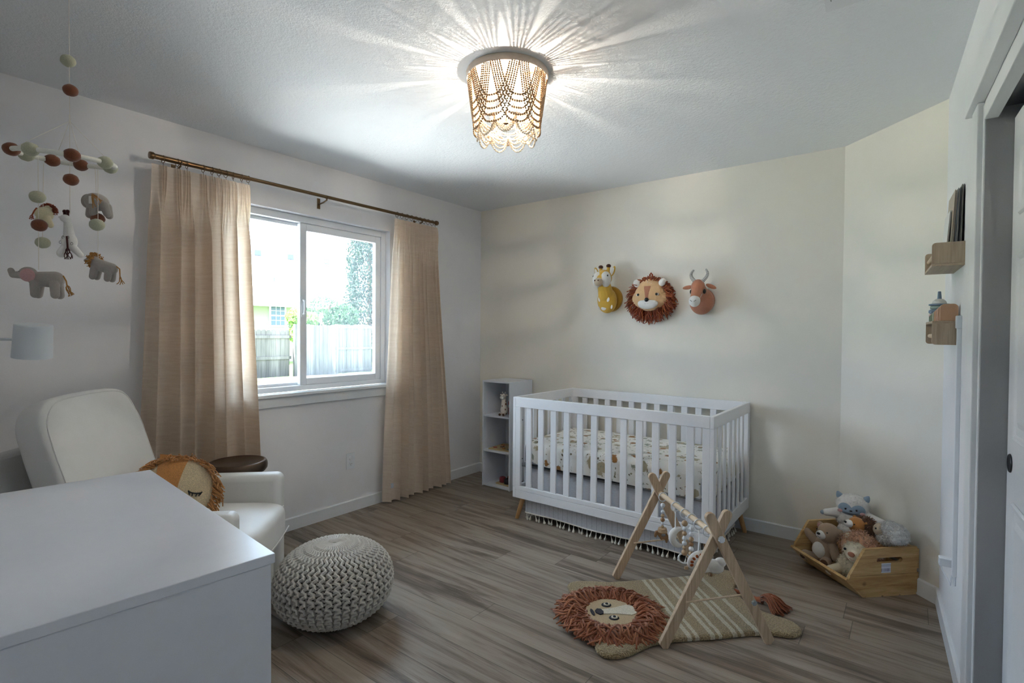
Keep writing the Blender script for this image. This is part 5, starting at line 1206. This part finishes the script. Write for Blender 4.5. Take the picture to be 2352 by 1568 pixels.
# ------------------------------------------------------------------ garden outside the window
GZ0 = -.12
M_grass = (lambda t: (t.base(t.ramp(t.noise(t.geo(), 9, 5, .7), [(.3, hexc('4e7a34')), (.7, hexc('86ab55'))])), t.bump(t.noise(t.geo(), 60, 3), .8, .03), t.set(Roughness=.9), t.m)[-1])(NT('lawn'))
M_mulch = plain('mulch', '4a4038', .95, .4, 25, .8, 40, .03)
tag(G().box((-40, -12, GZ0 - .3), (-.2, 40, GZ0)).obj('lawn', M_grass, smooth=False), 'green lawn outside the window below the wooden fence', 'lawn', kind='stuff')
struct(G().box((-9.6, -12, GZ0 - .02), (-.2, 30, GZ0 + .02)).obj('bounce_slab', plain('pale_bounce_surface', 'c4c2bc', .85, .05, 6), smooth=False))  # unseen pale slab, added to bounce sunlight up to the ceiling
g = G(); g.grid(lambda u, v: Vector((lerp(-12.0, -11.25, v), lerp(2.0, 13, u), GZ0 + .0 + .05 * math.sin(PI * v) + .02 * noise.noise(Vector((u * 60, v * 8, 0))))), 120, 8)
tag(g.obj('mulch_bed', M_mulch), 'dark mulch strip at the foot of the wooden fence', 'mulch', kind='stuff')
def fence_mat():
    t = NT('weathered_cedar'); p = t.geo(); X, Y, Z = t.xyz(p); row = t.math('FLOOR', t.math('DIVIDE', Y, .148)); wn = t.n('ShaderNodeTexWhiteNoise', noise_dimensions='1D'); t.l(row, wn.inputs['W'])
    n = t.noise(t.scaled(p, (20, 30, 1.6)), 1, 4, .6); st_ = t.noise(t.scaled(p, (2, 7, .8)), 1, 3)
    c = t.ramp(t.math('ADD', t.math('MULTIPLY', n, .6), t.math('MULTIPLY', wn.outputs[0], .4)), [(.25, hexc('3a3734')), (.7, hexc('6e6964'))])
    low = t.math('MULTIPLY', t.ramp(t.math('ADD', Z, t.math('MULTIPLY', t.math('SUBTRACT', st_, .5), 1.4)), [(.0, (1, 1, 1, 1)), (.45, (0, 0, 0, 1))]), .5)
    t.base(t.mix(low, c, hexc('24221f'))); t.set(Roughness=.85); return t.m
M_fence = fence_mat()
def fence(label, y0, y1, top, x=-12.05, rails=(.35, .95), gate=False):
    f = thing('wooden_fence', label, 'fence', (x, 0, GZ0)); rg = random.Random(int(y0 * 10)); n_ = int((y1 - y0) / .148)
    g = None
    for k in range(n_):
        ya = y0 + k * .148; h = top - GZ0 + rg.uniform(-.015, .015)
        G().prism([(ya + .003, .03), (ya + .143, .03), (ya + .143, h - .03), (ya + .115, h), (ya + .03, h), (ya + .003, h - .03)], 0, .018, Mx((0, 0, 0), (0, 1, 0), (0, 0, 1), (-1, 0, 0))).obj('picket', M_fence, f, smooth=False)
    for z in rails: G().box((0, y0, (top - GZ0) * z - .045), (.04, y1, (top - GZ0) * z + .045)).obj('rail', M_fence, f, smooth=False)
    G().box((.0, y0, 0), (.09, y0 + .09, top - GZ0 + .01)).obj('post', M_fence, f, smooth=False)
    return f
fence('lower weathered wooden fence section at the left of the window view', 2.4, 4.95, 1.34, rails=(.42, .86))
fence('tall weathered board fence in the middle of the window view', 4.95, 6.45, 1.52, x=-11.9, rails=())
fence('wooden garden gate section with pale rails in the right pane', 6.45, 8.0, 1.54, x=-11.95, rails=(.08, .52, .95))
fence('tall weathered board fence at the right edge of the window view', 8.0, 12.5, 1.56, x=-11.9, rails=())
# neighbouring house
M_siding = plain('cream_siding', '9c968a', .8, .02); M_roof = plain('pale_roof_shingles', '8a8684', .85, .08, 30); M_hwin = plain('house_window_glass', '4c5a6a', .2)
hs = thing('house', 'cream neighbouring house with a pale roof beyond the fence', 'house', (-20, 0, GZ0))
G().box((-8, -6, 0), (0, 10.9, 2.75)).obj('wall', M_siding, hs, smooth=False)
G().prism([(.7, 2.72), (-4, 5.5), (-8.7, 2.72), (-8.7, 2.6), (.7, 2.6)], -7, 16.5, Mx((0, 0, 0), (1, 0, 0), (0, 0, 1), (0, 1, 0))).obj('roof', M_roof, hs, smooth=False)
G().box((.7, -7, 2.52), (.82, 16.5, 2.70)).obj('gutter', M_vinyl, hs, smooth=False)
wf = G().box((.0, 8.42, 1.62), (.05, 9.22, 2.66)).obj('window', M_vinyl, hs, smooth=False); G().box((.04, 8.5, 1.70), (.06, 9.14, 2.58)).obj('pane', M_hwin, wf, smooth=False)
g = G()
for z in (2.14,): g.box((.05, 8.5, z - .03), (.08, 9.14, z + .03))
for z in (1.92, 2.36): g.box((.055, 8.5, z - .01), (.075, 9.14, z + .01))
for y in (8.72, 8.93): g.box((.055, y - .01, 1.7), (.075, y + .01, 2.58))
g.obj('muntins', M_vinyl, wf, smooth=False)
for y in (8.3, 9.6, 11.4, 13.6): G().box((-4.3, y, 5.35), (-3.7, y + .35, 5.62)).obj('roof_vent', M_hwin, hs, smooth=False)
G().tube([(-1.2, 9.3, 3.4), (-1.2, 9.3, 4.0)], .05, 8).obj('vent_pipe', M_hwin, hs)
# unseen eave, added above the window to keep direct sun off the glass
struct(G().box((-.75, -7, 2.5), (-.14, 4, 2.62)).obj('added_eave', M_trim, smooth=False))
# trees: crowns of leaf blades
def leafmat(name, h1, h2):
    t = NT(name); t.base(t.ramp(t.noise(t.geo(), 3.5, 3), [(.3, hexc(h1)), (.7, hexc(h2))])); t.set(Roughness=.6); tr = t.n('ShaderNodeBsdfTranslucent'); tr.inputs[0].default_value = hexc(h2)
    mx = t.n('ShaderNodeMixShader'); mx.inputs[0].default_value = .3; t.l(t.b.outputs[0], mx.inputs[1]); t.l(tr.outputs[0], mx.inputs[2]); t.l(mx.outputs[0], t.out.inputs[0]); return t.m
M_bark = plain('bark', '5a4a3c', .9, .2, 20)
def crown(name, label, cat, loc, shape, n, ls, mat, seed, trunk):
    rg = random.Random(seed); o = thing(name, label, cat, loc); g = G()
    for i in range(n):
        p = shape(rg); a = Euler((rg.uniform(0, 6.3), rg.uniform(0, 6.3), rg.uniform(0, 6.3))).to_matrix(); s = ls * rg.uniform(.6, 1.3)
        g.add([p + a @ Vector(q_) for q_ in ((-s, 0, 0), (0, -s * .45, s * .1), (s, 0, 0), (0, s * .45, s * .1))], [(0, 1, 2, 3)])
    g.obj('foliage', mat, o, smooth=False); G().tube([(0, 0, 0), (0, 0, trunk)], [.12, .05], 8).obj('trunk', M_bark, o)
def sh_cone(r, h):
    def f(rg):
        z = rg.random() ** .8; a = rg.uniform(0, 2 * PI); rr_ = r * (1 - .55 * z ** 3) * math.sqrt(rg.uniform(.35, 1)) * (1 + .12 * math.sin(5 * a + z * 20)); return Vector((rr_ * math.cos(a), rr_ * math.sin(a), .2 + h * z))
    return f
def sh_ball(rx, rz, zc):
    bl = []
    def f(rg):
        if not bl:
            for _ in range(9): bl.append((Vector((rg.uniform(-.6, .6) * rx, rg.uniform(-.6, .6) * rx, zc + rg.uniform(-.5, .5) * rz)), rg.uniform(.35, .6) * rx))
        c, r = rg.choice(bl); u = Vector((rg.gauss(0, 1), rg.gauss(0, 1), rg.gauss(0, 1))).normalized(); p = c + u * r * rg.uniform(.75, 1); p.z = max(.3, p.z); return p
    return f
crown('conifer_tree', 'tall dark columnar conifer behind the fence in the right pane', 'tree', (-14.2, 9.55, GZ0), sh_cone(.95, 7.0), 15000, .07, leafmat('conifer_leaves', '16241a', '2a4030'), 1, 6.5)
crown('leafy_shrub', 'dense leafy shrub behind the fence left of the conifer', 'shrub', (-13.4, 7.2, GZ0), sh_ball(1.15, 1.1, 1.75), 11000, .055, leafmat('shrub_leaves', '1e3424', '42603a'), 2, 2.4)
crown('leafy_shrub', 'light green leafy shrub beside the window divider, in front of the house', 'shrub', (-13.2, 6.02, GZ0), sh_ball(.5, .7, 1.65), 5000, .05, leafmat('light_shrub_leaves', '4a6c34', '86a458'), 3, 2.2)
crown('leafy_shrub', 'pale shrub against the house wall below its window', 'shrub', (-18.6, 7.3, GZ0), sh_ball(.6, .5, .95), 3000, .06, leafmat('pale_shrub_leaves', '8aa070', 'b8c898'), 5, 1.2)
